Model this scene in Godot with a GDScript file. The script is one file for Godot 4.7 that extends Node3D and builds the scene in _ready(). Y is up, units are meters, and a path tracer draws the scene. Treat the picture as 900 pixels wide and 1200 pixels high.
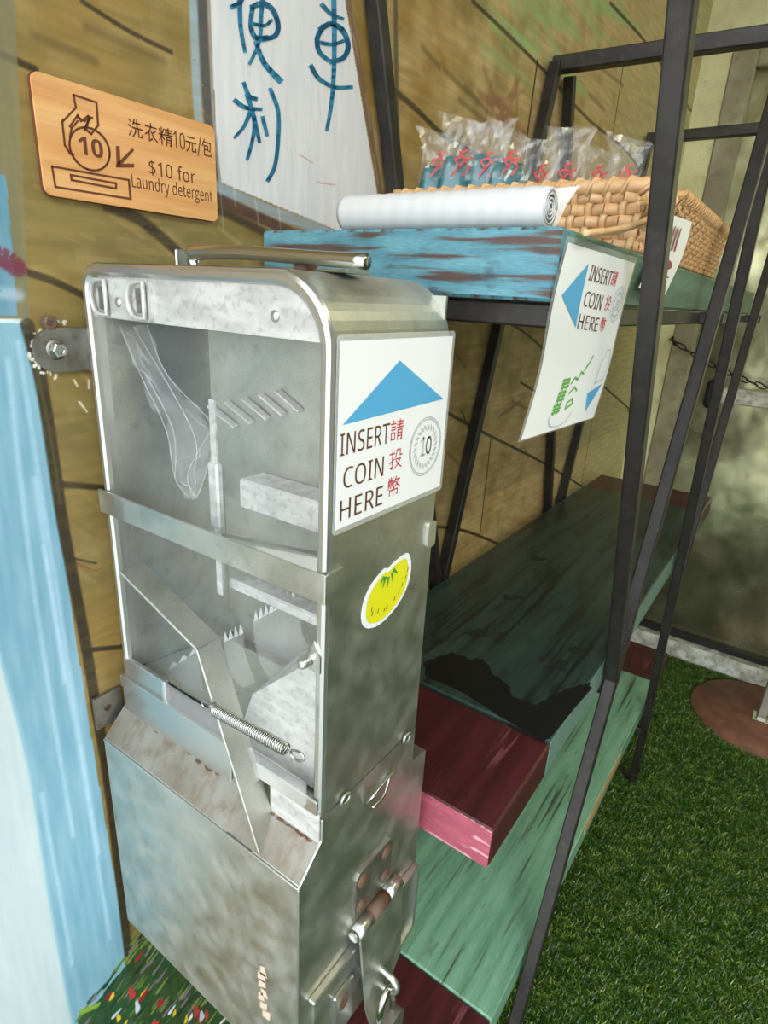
extends Node3D
# axes: x runs along the painted wall away from the camera, y is up (0 = eye height), z comes out of the wall
const FL := -1.48
const CAM := Vector3(-0.3249, -0.0015, 0.5969)
const RT := Vector3(0.577809, 0.05274159, 0.81446613)
const UP := Vector3(0.24983827, 0.93857679, -0.23802197)
const FW := Vector3(0.77699266, -0.34101604, -0.52914125)
const FOC := 701.993
const D := 0.326      # machine's printed side
const W := 0.16       # machine's width along the wall
const XF := 2.42      # far wall
var rng := RandomNumberGenerator.new()
var M := {}
var used := {}

# ---------- positions ----------
func px(u: float, v: float, axis: int, val: float) -> Vector3:
	var d := FW + RT * ((u - 450.0) / FOC) - UP * ((v - 600.0) / FOC)
	return CAM + d * ((val - CAM[axis]) / d[axis])

# ---------- objects ----------
func numbered(n: String) -> String:
	if not used.has(n):
		used[n] = 0
		return n
	used[n] += 1
	return "%s_%03d" % [n, used[n]]
func tag(o: Node3D, label: String, category := "", group := "", kind := "") -> Node3D:
	if label: o.set_meta("label", label)
	if category: o.set_meta("category", category)
	if group: o.set_meta("group", group)
	if kind: o.set_meta("kind", kind)
	return o
func thing(called: String, label: String, category: String, at := Vector3.ZERO, group := "") -> Node3D:
	var o := Node3D.new()
	o.name = numbered(called)
	add_child(o)
	o.position = at
	tag(o, label, category, group)
	return o
func obj(called: String, st: SurfaceTool, m: Material, parent: Node = null) -> MeshInstance3D:
	st.generate_normals()
	return put(called, st.commit(), m, parent)
func put(called: String, mesh: Mesh, m: Material, parent: Node = null) -> MeshInstance3D:
	var o := MeshInstance3D.new()
	o.mesh = mesh
	o.material_override = m
	if parent == null:
		o.name = numbered(called)
		add_child(o)
	else:
		o.name = called
		parent.add_child(o, true)
	return o
func struct(called: String, st: SurfaceTool, m: Material) -> MeshInstance3D:
	var o := obj(called, st, m)
	o.set_meta("kind", "structure")
	return o

# ---------- mesh helpers ----------
func mb(smooth := false) -> SurfaceTool:
	var st := SurfaceTool.new()
	st.begin(Mesh.PRIMITIVE_TRIANGLES)
	st.set_smooth_group(0 if smooth else -1)
	return st
func uvp(p: Vector3, n: Vector3) -> Vector2:
	var a := n.abs()
	if a.x >= a.y and a.x >= a.z: return Vector2(p.z, -p.y)
	if a.y >= a.z: return Vector2(p.x, p.z)
	return Vector2(p.x, -p.y)
func tri(st: SurfaceTool, a: Vector3, b: Vector3, c: Vector3, out := Vector3.ZERO) -> void:
	var n := (b - a).cross(c - a)
	if out != Vector3.ZERO and n.dot(out) < 0.0:
		var t := b
		b = c
		c = t
		n = -n
	for p in [a, c, b]:
		st.set_uv(uvp(p, n))
		st.add_vertex(p)
func quad(st: SurfaceTool, a: Vector3, b: Vector3, c: Vector3, d: Vector3, out := Vector3.ZERO) -> void:
	var n := (c - a).cross(d - b)
	if out != Vector3.ZERO and n.dot(out) < 0.0:
		var t := b
		b = d
		d = t
		n = -n
	for p in [a, c, b, a, d, c]:
		st.set_uv(uvp(p, n))
		st.add_vertex(p)
func bx(st: SurfaceTool, lo: Vector3, hi: Vector3, bev := 0.0, t := Transform3D()) -> void:
	var c := (lo + hi) / 2.0
	var h := (hi - lo) / 2.0
	bev = minf(bev, minf(h.x, minf(h.y, h.z)) * 0.9)
	var V := func(s: Vector3, axis: int) -> Vector3:
		var r := Vector3()
		for k in 3: r[k] = s[k] * (h[k] - (0.0 if k == axis else bev))
		return t * (c + r)
	for a in 3:
		var b := (a + 1) % 3
		var e := (a + 2) % 3
		for sa in [-1.0, 1.0]:
			var q := []
			for k in [[-1.0, -1.0], [1.0, -1.0], [1.0, 1.0], [-1.0, 1.0]]:
				var s := Vector3()
				s[a] = sa
				s[b] = k[0]
				s[e] = k[1]
				q.append(V.call(s, a))
			var o := Vector3()
			o[a] = sa
			quad(st, q[0], q[1], q[2], q[3], t.basis * o)
			if bev > 0.0:
				for sb in [-1.0, 1.0]:
					var s := Vector3()
					s[a] = sa
					s[b] = sb
					s[e] = -1.0
					var s2 := s
					s2[e] = 1.0
					var o2 := o
					o2[b] = sb
					quad(st, V.call(s, a), V.call(s2, a), V.call(s2, b), V.call(s, b), t.basis * o2)
	if bev > 0.0:
		for i in 8:
			var s := Vector3(1.0 if i & 1 else -1.0, 1.0 if i & 2 else -1.0, 1.0 if i & 4 else -1.0)
			tri(st, V.call(s, 0), V.call(s, 1), V.call(s, 2), t.basis * s)
func box(called: String, lo: Vector3, hi: Vector3, bev: float, m: Material, parent: Node = null) -> MeshInstance3D:
	var st := mb()
	bx(st, lo, hi, bev)
	return obj(called, st, m, parent)
func bar(st: SurfaceTool, a: Vector3, b: Vector3, w: float, h: float, side := Vector3(0, 0, 1), bev := 0.002) -> void:
	var z := (b - a).normalized()
	var x := side.cross(z).normalized()
	var y := z.cross(x)
	bx(st, Vector3(-w / 2, -h / 2, 0), Vector3(w / 2, h / 2, a.distance_to(b)), bev, Transform3D(Basis(x, y, z), a))
func tube(st: SurfaceTool, pts: Array, r: float, n := 8, closed := false, flat := 1.0, rads := []) -> void:
	var k := pts.size()
	var rings := []
	var prev := Vector3.ZERO
	for i in k:
		var a: Vector3 = pts[(i - 1 + k) % k] if closed or i > 0 else pts[0]
		var b: Vector3 = pts[(i + 1) % k] if closed or i < k - 1 else pts[k - 1]
		var t := (b - a).normalized()
		if prev == Vector3.ZERO:
			prev = t.cross(Vector3.UP) if absf(t.y) < 0.9 else t.cross(Vector3.RIGHT)
		var x := (prev - t * prev.dot(t)).normalized()
		prev = x
		var y := t.cross(x)
		var ring := []
		var rr: float = rads[i] if rads.size() else r
		for j in n:
			var an := TAU * j / n
			ring.append(pts[i] + (x * cos(an) + y * sin(an) * flat) * rr)
		rings.append(ring)
	for i in (k if closed else k - 1):
		var A: Array = rings[i]
		var B: Array = rings[(i + 1) % k]
		for j in n:
			var j2 := (j + 1) % n
			quad(st, A[j], A[j2], B[j2], B[j], A[j] + A[j2] - pts[i] * 2.0)
	if not closed:
		for e in [0, k - 1]:
			var o: Vector3 = (pts[0] - pts[1]) if e == 0 else (pts[k - 1] - pts[k - 2])
			for j in n:
				tri(st, pts[e], rings[e][j], rings[e][(j + 1) % n], o)
func tubed(called: String, pts: Array, r: float, m: Material, parent: Node = null, n := 8, closed := false, flat := 1.0) -> MeshInstance3D:
	var st := mb(true)
	tube(st, pts, r, n, closed, flat)
	return obj(called, st, m, parent)
func lathe(st: SurfaceTool, prof: Array, t: Transform3D, n := 16) -> void:   # prof: Vector2(radius, height along local y)
	for i in prof.size() - 1:
		for j in n:
			var a0 := TAU * j / n
			var a1 := TAU * (j + 1) / n
			var p: Vector2 = prof[i]
			var q: Vector2 = prof[i + 1]
			var c := t * Vector3(cos(a0) * p.x, p.y, sin(a0) * p.x)
			var d := t * Vector3(cos(a1) * p.x, p.y, sin(a1) * p.x)
			var e := t * Vector3(cos(a1) * q.x, q.y, sin(a1) * q.x)
			var f := t * Vector3(cos(a0) * q.x, q.y, sin(a0) * q.x)
			var am := (a0 + a1) / 2
			var dr := q - p
			var o := t.basis * Vector3(cos(am) * dr.y, -dr.x, sin(am) * dr.y)
			if p.x < 1e-6: tri(st, c, e, f, o)
			elif q.x < 1e-6: tri(st, c, d, e, o)
			else: quad(st, c, d, e, f, o)
func facing(at: Vector3, up: Vector3) -> Transform3D:   # local y along up
	var y := up.normalized()
	var x := y.cross(Vector3(0.31, 0.2, 0.93)).normalized()
	return Transform3D(Basis(x, y, x.cross(y)), at)
func prism(st: SurfaceTool, poly: PackedVector2Array, f: Callable, d0: float, d1: float) -> void:   # f(Vector2, depth) -> Vector3
	var idx := Geometry2D.triangulate_polygon(poly)
	var mid: Vector3 = f.call(poly[0], d1) - f.call(poly[0], d0)
	for i in range(0, idx.size(), 3):
		tri(st, f.call(poly[idx[i]], d1), f.call(poly[idx[i + 1]], d1), f.call(poly[idx[i + 2]], d1), mid)
		tri(st, f.call(poly[idx[i]], d0), f.call(poly[idx[i + 1]], d0), f.call(poly[idx[i + 2]], d0), -mid)
	var s := 1.0 if Geometry2D.is_polygon_clockwise(poly) else -1.0
	for i in poly.size():
		var a := poly[i]
		var b := poly[(i + 1) % poly.size()]
		var o2 := Vector2(-(b - a).y, (b - a).x) * s
		var o: Vector3 = f.call(a + o2, d0) - f.call(a, d0)
		quad(st, f.call(a, d0), f.call(b, d0), f.call(b, d1), f.call(a, d1), o)
func rounded(lo: Vector2, hi: Vector2, r: float, n := 5) -> PackedVector2Array:
	var out := PackedVector2Array()
	var cs := [Vector2(hi.x - r, hi.y - r), Vector2(lo.x + r, hi.y - r), Vector2(lo.x + r, lo.y + r), Vector2(hi.x - r, lo.y + r)]
	for q in 4:
		for i in n + 1:
			var a := (q + float(i) / n) * PI / 2
			out.append(cs[q] + Vector2(cos(a), sin(a)) * r)
	return out
func oval(c: Vector2, r: Vector2, n := 28) -> PackedVector2Array:
	var out := PackedVector2Array()
	for i in n: out.append(c + Vector2(cos(TAU * i / n) * r.x, sin(TAU * i / n) * r.y))
	return out

# ---------- print: flat marks laid on a surface given by f(s, t) -> Vector3 ----------
func ink_line(st: SurfaceTool, pts: Array, w: float, f: Callable, w1 := -1.0) -> void:
	for i in pts.size() - 1:
		var a: Vector2 = pts[i]
		var b: Vector2 = pts[i + 1]
		if a.distance_to(b) < 1e-7: continue
		var wa := w if w1 < 0 else lerpf(w, w1, float(i) / (pts.size() - 1))
		var wb := w if w1 < 0 else lerpf(w, w1, float(i + 1) / (pts.size() - 1))
		var d := (b - a).normalized()
		var n := Vector2(-d.y, d.x)
		a -= d * wa * 0.45
		b += d * wb * 0.45
		quad(st, f.call(a - n * wa / 2), f.call(b - n * wb / 2), f.call(b + n * wb / 2), f.call(a + n * wa / 2))
func ink_poly(st: SurfaceTool, poly: PackedVector2Array, f: Callable) -> void:
	var idx := Geometry2D.triangulate_polygon(poly)
	for i in range(0, idx.size(), 3):
		tri(st, f.call(poly[idx[i]]), f.call(poly[idx[i + 1]]), f.call(poly[idx[i + 2]]))
func ink_fine(st: SurfaceTool, a: Vector2, b: Vector2, c: Vector2, f: Callable, n := 12) -> void:   # a triangle that follows a bent sheet
	for i in n:
		for j in n - i:
			var p := func(u: int, w: int) -> Vector3: return f.call(a + (b - a) * (float(u) / n) + (c - a) * (float(w) / n))
			tri(st, p.call(i, j), p.call(i + 1, j), p.call(i, j + 1))
			if i + j < n - 1: tri(st, p.call(i + 1, j), p.call(i + 1, j + 1), p.call(i, j + 1))
func ink_text(st: SurfaceTool, text: String, at: Vector2, height: float, width: float, f: Callable, bold := false) -> void:   # at = lower left, height of capitals
	var tm := TextMesh.new()
	var font := SystemFont.new()
	font.font_names = PackedStringArray(["Droid Sans"])
	if bold: font.font_weight = 700
	tm.font = font
	tm.text = text
	tm.font_size = 64
	tm.pixel_size = 0.01
	tm.depth = 0.0
	tm.curve_step = 2.0
	var ar := tm.get_mesh_arrays()
	var vs: PackedVector3Array = ar[Mesh.ARRAY_VERTEX]
	var ix: PackedInt32Array = ar[Mesh.ARRAY_INDEX]
	var lo := Vector3(1e9, 1e9, 0)
	var hi := Vector3(-1e9, -1e9, 0)
	for v in vs:
		lo = lo.min(v)
		hi = hi.max(v)
	var cap := 0.457
	var base := lo.y if not ("g" in text or "y" in text or "$" in text) else lo.y + (0.13 if not "$" in text else 0.06)
	var sx := width / (hi.x - lo.x)
	var sy := height / cap
	var P := func(v: Vector3) -> Vector3: return f.call(at + Vector2((v.x - lo.x) * sx, (v.y - base) * sy))
	if ix.size() == 0:
		for i in range(0, vs.size(), 3): tri(st, P.call(vs[i]), P.call(vs[i + 1]), P.call(vs[i + 2]))
	for i in range(0, ix.size(), 3):
		tri(st, P.call(vs[ix[i]]), P.call(vs[ix[i + 1]]), P.call(vs[ix[i + 2]]))
const QING := [[.5, .88, .95, .88], [.52, .75, .93, .75], [.45, .62, 1, .62], [.72, .97, .72, .62], [.57, .5, .57, .05], [.57, .5, .9, .5, .9, .05, .82, .08], [.57, .36, .9, .36], [.57, .22, .9, .22]]
const HAN := {
	"wash": [[.1, .9, .2, .8], [.05, .62, .17, .55], [.05, .1, .22, .35], [.45, .95, .35, .7], [.4, .78, .85, .78], [.62, .95, .62, .52], [.3, .52, .95, .52], [.5, .52, .48, .3, .3, .08], [.7, .52, .7, .12, .95, .12, .95, .25]],
	"cloth": [[.5, .98, .5, .85], [.1, .8, .9, .8], [.5, .8, .35, .55, .08, .38], [.35, .55, .35, .08, .55, .2], [.8, .62, .6, .5], [.48, .6, .65, .3, .92, .08]],
	"essence": [[.05, .85, .12, .68], [.38, .88, .3, .68], [.02, .58, .42, .58], [.22, .95, .22, .05], [.2, .55, .05, .25], [.24, .55, .4, .35]],
	"yuan": [[.2, .85, .8, .85], [.05, .58, .95, .58], [.38, .58, .33, .3, .08, .05], [.6, .58, .6, .1, .92, .1, .92, .25]],
	"pack": [[.3, .97, .08, .6], [.25, .82, .88, .82, .84, .35, .72, .35], [.25, .62, .62, .62, .62, .4, .27, .4], [.27, .62, .27, .08, .9, .08, .92, .22]],
	"please": [[.2, .97, .25, .9], [.03, .82, .4, .82], [.08, .68, .36, .68], [.08, .55, .36, .55], [.08, .4, .08, .1, .35, .1, .35, .4, .08, .4]],
	"insert": [[.02, .78, .38, .78], [.22, .97, .22, .05, .1, .12], [.02, .35, .38, .5], [.55, .92, .52, .7, .42, .58], [.55, .92, .82, .92, .82, .65, .98, .65], [.48, .48, .88, .48, .7, .25, .42, .05], [.52, .4, .7, .22, .97, .05]],
	"money": [[.28, .98, .28, .45], [.08, .8, .48, .8, .48, .42], [.1, .8, .1, .42], [.12, .95, .18, .86], [.44, .95, .38, .86], [.2, .72, .16, .55], [.36, .72, .4, .55], [.68, .97, .55, .7], [.62, .82, .97, .82], [.88, .82, .75, .6, .55, .45], [.65, .72, .8, .55, .98, .45], [.2, .34, .2, .08], [.2, .34, .82, .34, .82, .1, .74, .12], [.5, .44, .5, 0]],
}
func ink_han(st: SurfaceTool, which: String, at: Vector2, size: Vector2, w: float, f: Callable) -> void:
	var ss: Array = HAN[which].duplicate()
	if which in ["essence", "please"]: ss.append_array(QING)
	for s in ss:
		var pts := []
		for i in range(0, s.size(), 2): pts.append(at + Vector2(s[i], s[i + 1]) * size)
		ink_line(st, pts, w, f)
func smoothed(pts: Array, k := 6) -> Array:
	var out := []
	for i in pts.size() - 1:
		var a = pts[max(i - 1, 0)]
		var d = pts[min(i + 2, pts.size() - 1)]
		for j in k: out.append(pts[i].cubic_interpolate(pts[i + 1], a, d, float(j) / k))
	out.append(pts[-1])
	return out

# ---------- textures ----------
func noise(w: int, h: int, freq: float, sd: int, oct := 4, typ := FastNoiseLite.TYPE_SIMPLEX_SMOOTH) -> PackedByteArray:
	var n := FastNoiseLite.new()
	n.noise_type = typ
	n.seed = sd
	n.frequency = freq
	n.fractal_octaves = oct
	return n.get_seamless_image(w, h, false, false, 0.1, true).get_data()
func stretched(w: int, h: int, sx: int, sy: int, freq: float, sd: int, oct := 4) -> PackedByteArray:
	var n := FastNoiseLite.new()
	n.noise_type = FastNoiseLite.TYPE_SIMPLEX_SMOOTH
	n.seed = sd
	n.frequency = freq
	n.fractal_octaves = oct
	var im := n.get_seamless_image(w / sx, h / sy, false, false, 0.1, true)
	im.resize(w, h, Image.INTERPOLATE_CUBIC)
	return im.get_data()
func tex(d: PackedByteArray, w: int, h: int) -> ImageTexture:
	return ImageTexture.create_from_image(Image.create_from_data(w, h, false, Image.FORMAT_RGB8, d))
func grey(d: PackedByteArray, w: int, h: int) -> ImageTexture:
	return ImageTexture.create_from_image(Image.create_from_data(w, h, false, Image.FORMAT_L8, d))
# worn paint on boards: streaks along u, bare wood and dark grime where it has rubbed off
func worn_paint(w: int, h: int, sd: int, paint: Color, paint2: Color, bare: Color, grime: Color, wear: float, dirt: float, soft := 0.13) -> ImageTexture:
	var fine := stretched(w, h, 12, 1, 0.03, sd, 3)
	var broad := stretched(w, h, 5, 1, 0.012, sd + 1, 3)
	var patch := noise(w, h, 0.008, sd + 2, 4)
	var grain := stretched(w, h, 8, 1, 0.25, sd + 3, 2)
	var out := PackedByteArray()
	out.resize(w * h * 3)
	var j := 0
	for i in w * h:
		var f := fine[i] / 255.0
		var b := broad[i] / 255.0
		var p := patch[i] / 255.0
		var g := grain[i] / 255.0 - 0.5
		var c := paint.lerp(paint2, clampf(b * 1.6 - 0.3, 0, 1))
		var e := smoothstep(1.0 - wear, 1.0 - wear + soft, f * 0.55 + b * 0.45)
		c = c.lerp(bare, e)
		var k := smoothstep(1.0 - dirt, 1.0 - dirt + 0.16 + soft, p * 0.75 + f * 0.25)
		c = c.lerp(grime, k)
		var m := 255.0 * (1.0 + g * 0.22)
		out[j] = int(clampf(c.r * m, 0, 255))
		out[j + 1] = int(clampf(c.g * m, 0, 255))
		out[j + 2] = int(clampf(c.b * m, 0, 255))
		j += 3
	return tex(out, w, h)
func mottled(w: int, h: int, sd: int, a: Color, b: Color, spot: Color, spots: float, sx := 1, sy := 1, strength := 0.4) -> ImageTexture:
	var n1 := stretched(w, h, sx, sy, 0.01, sd, 5)
	var n2 := noise(w, h, 0.02, sd + 5, 5)
	var n3 := noise(w, h, 0.3, sd + 9, 2)
	var out := PackedByteArray()
	out.resize(w * h * 3)
	var j := 0
	for i in w * h:
		var c := a.lerp(b, clampf((n1[i] / 255.0 - 0.25) * 2.0, 0, 1))
		c = c.lerp(spot, smoothstep(1.0 - spots - 0.1, 1.0 - spots + 0.3, n2[i] / 255.0) * strength)
		var m := 255.0 * (1.0 + (n3[i] / 255.0 - 0.5) * 0.12)
		out[j] = int(clampf(c.r * m, 0, 255))
		out[j + 1] = int(clampf(c.g * m, 0, 255))
		out[j + 2] = int(clampf(c.b * m, 0, 255))
		j += 3
	return tex(out, w, h)
func mat(c: Color, rough := 0.6, metal := 0.0, spec := 0.5) -> StandardMaterial3D:
	var m := StandardMaterial3D.new()
	m.albedo_color = c
	m.roughness = rough
	m.metallic = metal
	m.metallic_specular = spec
	return m
func tmat(t: Texture2D, scale: Vector2, off: Vector2, rough: float, metal := 0.0) -> StandardMaterial3D:
	var m := mat(Color.WHITE, rough, metal)
	m.albedo_texture = t
	m.uv1_scale = Vector3(scale.x, scale.y, 1)
	m.uv1_offset = Vector3(off.x, off.y, 0)
	return m
func clear(c: Color, a: float, rough := 0.05) -> StandardMaterial3D:
	var m := mat(Color(c, a), rough)
	m.transparency = BaseMaterial3D.TRANSPARENCY_ALPHA
	m.cull_mode = BaseMaterial3D.CULL_DISABLED
	return m
func rgb(r: int, g: int, b: int) -> Color: return Color8(r, g, b)

# ---------- the painted wall ----------
const MW := 2048
const MH := 2048
const MX0 := -0.30
const MX1 := 2.42
const MY0 := -1.48
const MY1 := 1.02
var mur := PackedByteArray()
var bristle := PackedByteArray()
func mxy(p: Vector3) -> Vector2: return Vector2((p.x - MX0) / (MX1 - MX0) * MW, (MY1 - p.y) / (MY1 - MY0) * MH)
func wpx(u: float, v: float) -> Vector2: return mxy(px(u, v, 2, 0.0))
func dab(i: int, c: Color, o: float) -> void:
	var j := i * 3
	mur[j] = int(lerpf(mur[j], c.r * 255.0, o))
	mur[j + 1] = int(lerpf(mur[j + 1], c.g * 255.0, o))
	mur[j + 2] = int(lerpf(mur[j + 2], c.b * 255.0, o))
func seg(a: Vector2, b: Vector2, wa: float, wb: float, c: Color, op: float, soft: float, first := true, last := true) -> void:
	var wm := maxf(wa, wb) + 1.0
	var x0 := maxi(0, int(minf(a.x, b.x) - wm))
	var x1 := mini(MW - 1, int(maxf(a.x, b.x) + wm))
	var y0 := maxi(0, int(minf(a.y, b.y) - wm))
	var y1 := mini(MH - 1, int(maxf(a.y, b.y) + wm))
	var ab := b - a
	var l2 := maxf(ab.length_squared(), 1e-6)
	for y in range(y0, y1 + 1):
		for x in range(x0, x1 + 1):
			var p := Vector2(x, y) - a
			var t := p.dot(ab) / l2
			if (t < 0.0 and not first) or (t > 1.0 and not last): continue
			t = clampf(t, 0, 1)
			var w := lerpf(wa, wb, t)
			var d := p.distance_to(ab * t)
			if d < w:
				var n := bristle[(y & 1023) * 1024 + (x & 1023)] / 255.0
				var o := op * smoothstep(w, w * (1.0 - soft) - 0.01, d + (n - 0.5) * w * 0.12) * (0.75 + 0.5 * (n - 0.1))
				dab(y * MW + x, c, clampf(o, 0, 1))
func brush(uv: Array, w_mm: float, c: Color, op := 0.9, soft := 0.4, w2 := -1.0) -> void:   # a stroke through photo positions, width in mm
	var pts := []
	for i in range(0, uv.size(), 2): pts.append(wpx(uv[i], uv[i + 1]))
	pts = smoothed(pts, 4)
	var k := w_mm * 0.001 * MW / (MX1 - MX0) / 2.0
	var k2 := k if w2 < 0 else w2 * 0.001 * MW / (MX1 - MX0) / 2.0
	for i in pts.size() - 1:
		seg(pts[i], pts[i + 1], lerpf(k, k2, float(i) / (pts.size() - 1)), lerpf(k, k2, float(i + 1) / (pts.size() - 1)), c, op, soft, i == 0, i == pts.size() - 2)
func area(uv: Array, c: Color, c2: Color, op := 1.0) -> void:
	var poly := PackedVector2Array()
	for i in range(0, uv.size(), 2): poly.append(wpx(uv[i], uv[i + 1]))
	var lo := poly[0]
	var hi := poly[0]
	for p in poly:
		lo = lo.min(p)
		hi = hi.max(p)
	for y in range(maxi(0, int(lo.y)), mini(MH, int(hi.y) + 1)):
		var xs := []
		for i in poly.size():
			var a := poly[i]
			var b := poly[(i + 1) % poly.size()]
			if (a.y <= y) != (b.y <= y): xs.append(a.x + (y - a.y) / (b.y - a.y) * (b.x - a.x))
		xs.sort()
		for k in range(0, xs.size() - 1, 2):
			for x in range(maxi(0, int(xs[k])), mini(MW, int(xs[k + 1]) + 1)):
				var n := bristle[(x & 1023) * 1024 + (y & 1023)] / 255.0   # bristle marks run up and down here
				dab(y * MW + x, c.lerp(c2, n), op)
func mural() -> StandardMaterial3D:
	bristle = stretched(1024, 1024, 10, 1, 0.09, 77, 3)
	var n1 := noise(512, 512, 0.012, 5, 4)
	var n2 := noise(512, 512, 0.05, 6, 4)
	mur.resize(MW * MH * 3)
	var ochre := rgb(148, 118, 60)
	var olive := rgb(126, 110, 62)
	var tan := rgb(190, 164, 116)
	var far := rgb(206, 198, 146)
	var j := 0
	for y in MH:
		for x in MW:
			var i := (y >> 2) * 512 + (x >> 2)
			var a := n1[i] / 255.0
			var b := n2[i] / 255.0
			var w := bristle[(y & 1023) * 1024 + (x & 1023)] / 255.0 - 0.5
			var c := olive.lerp(ochre, clampf(a * 2.0 - 0.5, 0, 1)).lerp(tan, clampf(b * 1.2 - 0.6 + (x - 330) / 900.0, 0, 1))
			c = c.lerp(far, clampf((x - 1350) / 500.0, 0, 0.85))
			var m := 255.0 * (1.0 + w * 0.18)
			mur[j] = int(clampf(c.r * m, 0, 255))
			mur[j + 1] = int(clampf(c.g * m, 0, 255))
			mur[j + 2] = int(clampf(c.b * m, 0, 255))
			j += 3
	var line := rgb(48, 38, 24)
	var brown := rgb(92, 68, 38)
	# loose slanting brush marks
	for k in 420:
		var u := rng.randf_range(20, 800)
		var v := rng.randf_range(0, 680)
		var l := rng.randf_range(12, 50)
		var cs := [rgb(128, 102, 60), rgb(194, 166, 112), rgb(158, 140, 94), rgb(114, 90, 60), rgb(180, 148, 108)]
		var near := u < 470.0
		if not near: l *= 1.5
		brush([u, v, u + l, v + l * rng.randf_range(0.35, 0.9)], rng.randf_range(5, 20) if near else rng.randf_range(14, 46), cs[rng.randi() % 5], rng.randf_range(0.1, 0.32) if near else rng.randf_range(0.06, 0.16), 0.9 if near else 1.0)
	for k in 26:   # greenish light falling high on the wall, painted into the mural
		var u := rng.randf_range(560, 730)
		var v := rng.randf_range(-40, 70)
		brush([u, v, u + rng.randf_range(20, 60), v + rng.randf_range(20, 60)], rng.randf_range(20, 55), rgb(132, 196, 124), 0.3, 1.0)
	for k in 14:
		brush([rng.randf_range(560, 615), rng.randf_range(80, 150), rng.randf_range(560, 620), rng.randf_range(110, 190)], 22, rgb(128, 84, 60), 0.35, 1.0)
	for k in 26:
		var u := rng.randf_range(545, 640)
		var v := rng.randf_range(530, 620)
		brush([u, v, u + 26, v + 14], 16, rgb(166, 128, 92), 0.35, 1.0)
	for s in [[520, 80, 560, 120], [538, 116, 590, 160], [545, 100, 575, 135], [495, 55, 515, 78], [690, 110, 708, 128], [705, 80, 730, 100], [610, 470, 585, 488], [525, 530, 545, 552], [600, 470, 620, 480], [520, 395, 545, 430], [100, 30, 190, 70], [40, 40, 110, 70]]:
		brush(s, 16, rgb(84, 68, 40), 0.45, 0.9)
	# joints between the painted stones
	for s in [[0, 62, 40, 80, 9], [20, 315, 60, 328, 98, 346, 10], [125, 240, 165, 258, 205, 292, 225, 312, 17], [95, 0, 150, 35, 200, 60, 6], [460, 104, 485, 125, 520, 158, 560, 182, 9], [553, 0, 590, 35, 640, 85, 690, 140, 735, 178, 765, 225, 7], [715, 3, 765, 60, 812, 132, 850, 160, 8],
			[521, 482, 575, 511, 638, 543, 690, 575, 7], [575, 514, 570, 560, 562, 628, 5], [500, 616, 545, 622, 590, 640, 7], [597, 378, 618, 392, 640, 412, 6], [610, 448, 640, 466, 6], [694, 492, 681, 570, 5], [708, 453, 742, 483, 8], [630, 70, 614, 185, 6], [731, 72, 717, 165, 6], [735, 480, 770, 520, 6],
			[70, 567, 120, 571, 10], [98, 762, 150, 757, 9], [540, 480, 555, 515, 4], [60, 648, 112, 660, 3]]:
		brush(s.slice(0, s.size() - 1), s[-1] * (1.5 if s[0] > 440 else 1.0), line, 0.85, 0.6)
	brush([80, 655, 108, 668, 118, 665], 3, rgb(150, 60, 40), 0.5, 0.6)
	# painted pillar edge, blue sky panel and white wall at the near end
	area([0, -40, 14, -40, 34, 378, -60, 378, -60, -40], rgb(112, 112, 92), rgb(132, 126, 92), 0.75)
	area([-60, 180, 6, 205, 20, 370, -60, 370], rgb(84, 140, 168), rgb(120, 160, 182), 0.9)
	brush([-60, 285, 0, 300, 18, 312], 22, rgb(112, 44, 62), 0.9, 0.4)
	brush([-60, 340, 0, 342, 20, 345], 20, rgb(168, 186, 200), 0.7, 0.9)
	area([-80, 370, 31, 376, 66, 600, 101, 830, 152, 1140, 160, 1260, 95, 1260, 60, 1070, 33, 900, 0, 770, -80, 500], rgb(112, 160, 180), rgb(142, 182, 196), 1.0)
	area([-200, 372, -2, 372, -2, 765, 33, 900, 60, 1070, 96, 1262, -200, 1262], rgb(188, 204, 206), rgb(204, 214, 214), 1.0)
	area([-80, 372, -2, 372, -2, 770, -80, 500], rgb(140, 186, 206), rgb(160, 198, 214), 1.0)
	for s in [[20, 400, 70, 720, 115, 1000], [8, 420, 40, 700, 85, 980], [50, 640, 96, 900, 128, 1100], [40, 560, 75, 800], [48, 930, 84, 1130]]:
		brush(s, 9, rgb(196, 222, 236), 0.45, 0.9)
	brush([-2, 765, 33, 900, 60, 1070, 96, 1262], 6, rgb(150, 190, 206), 0.8, 0.8)
	brush([-40, 374, 30, 376], 5, rgb(226, 240, 246), 0.9, 0.4)
	brush([31, 380, 48, 450, 62, 540, 74, 620, 98, 745, 112, 830, 128, 930, 152, 1135], 15, rgb(52, 44, 26), 0.95, 0.4)
	brush([40, 420, 60, 520, 70, 590], 5, rgb(84, 76, 40), 0.8, 0.6)
	for k in 30:   # spatters of white filler round the bolt
		var a := rng.randf_range(1.6, 5.2)
		var u := 66 + cos(a) * rng.randf_range(24, 34)
		var v := 408 + sin(a) * rng.randf_range(26, 38)
		brush([u, v, u + rng.randf_range(-2, 2), v + rng.randf_range(0, 4)], rng.randf_range(1.5, 4), rgb(240, 236, 220), 1.0, 0.3)
	for s in [[92, 470, 101, 482], [86, 445, 90, 452], [103, 445, 104, 455]]: brush(s, 2.5, rgb(230, 224, 200), 0.9, 0.3)
	# the painted signboard
	area([245, -80, 247, 0, 256, 212, 392, 268, 420, 300, 448, 300, 441, 222, 404, 0, 390, -80], rgb(206, 207, 214), rgb(224, 222, 222), 1.0)
	brush([224, -60, 226, 0, 232, 138, 246, 205], 15, rgb(150, 172, 188), 0.9, 0.5)
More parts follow.
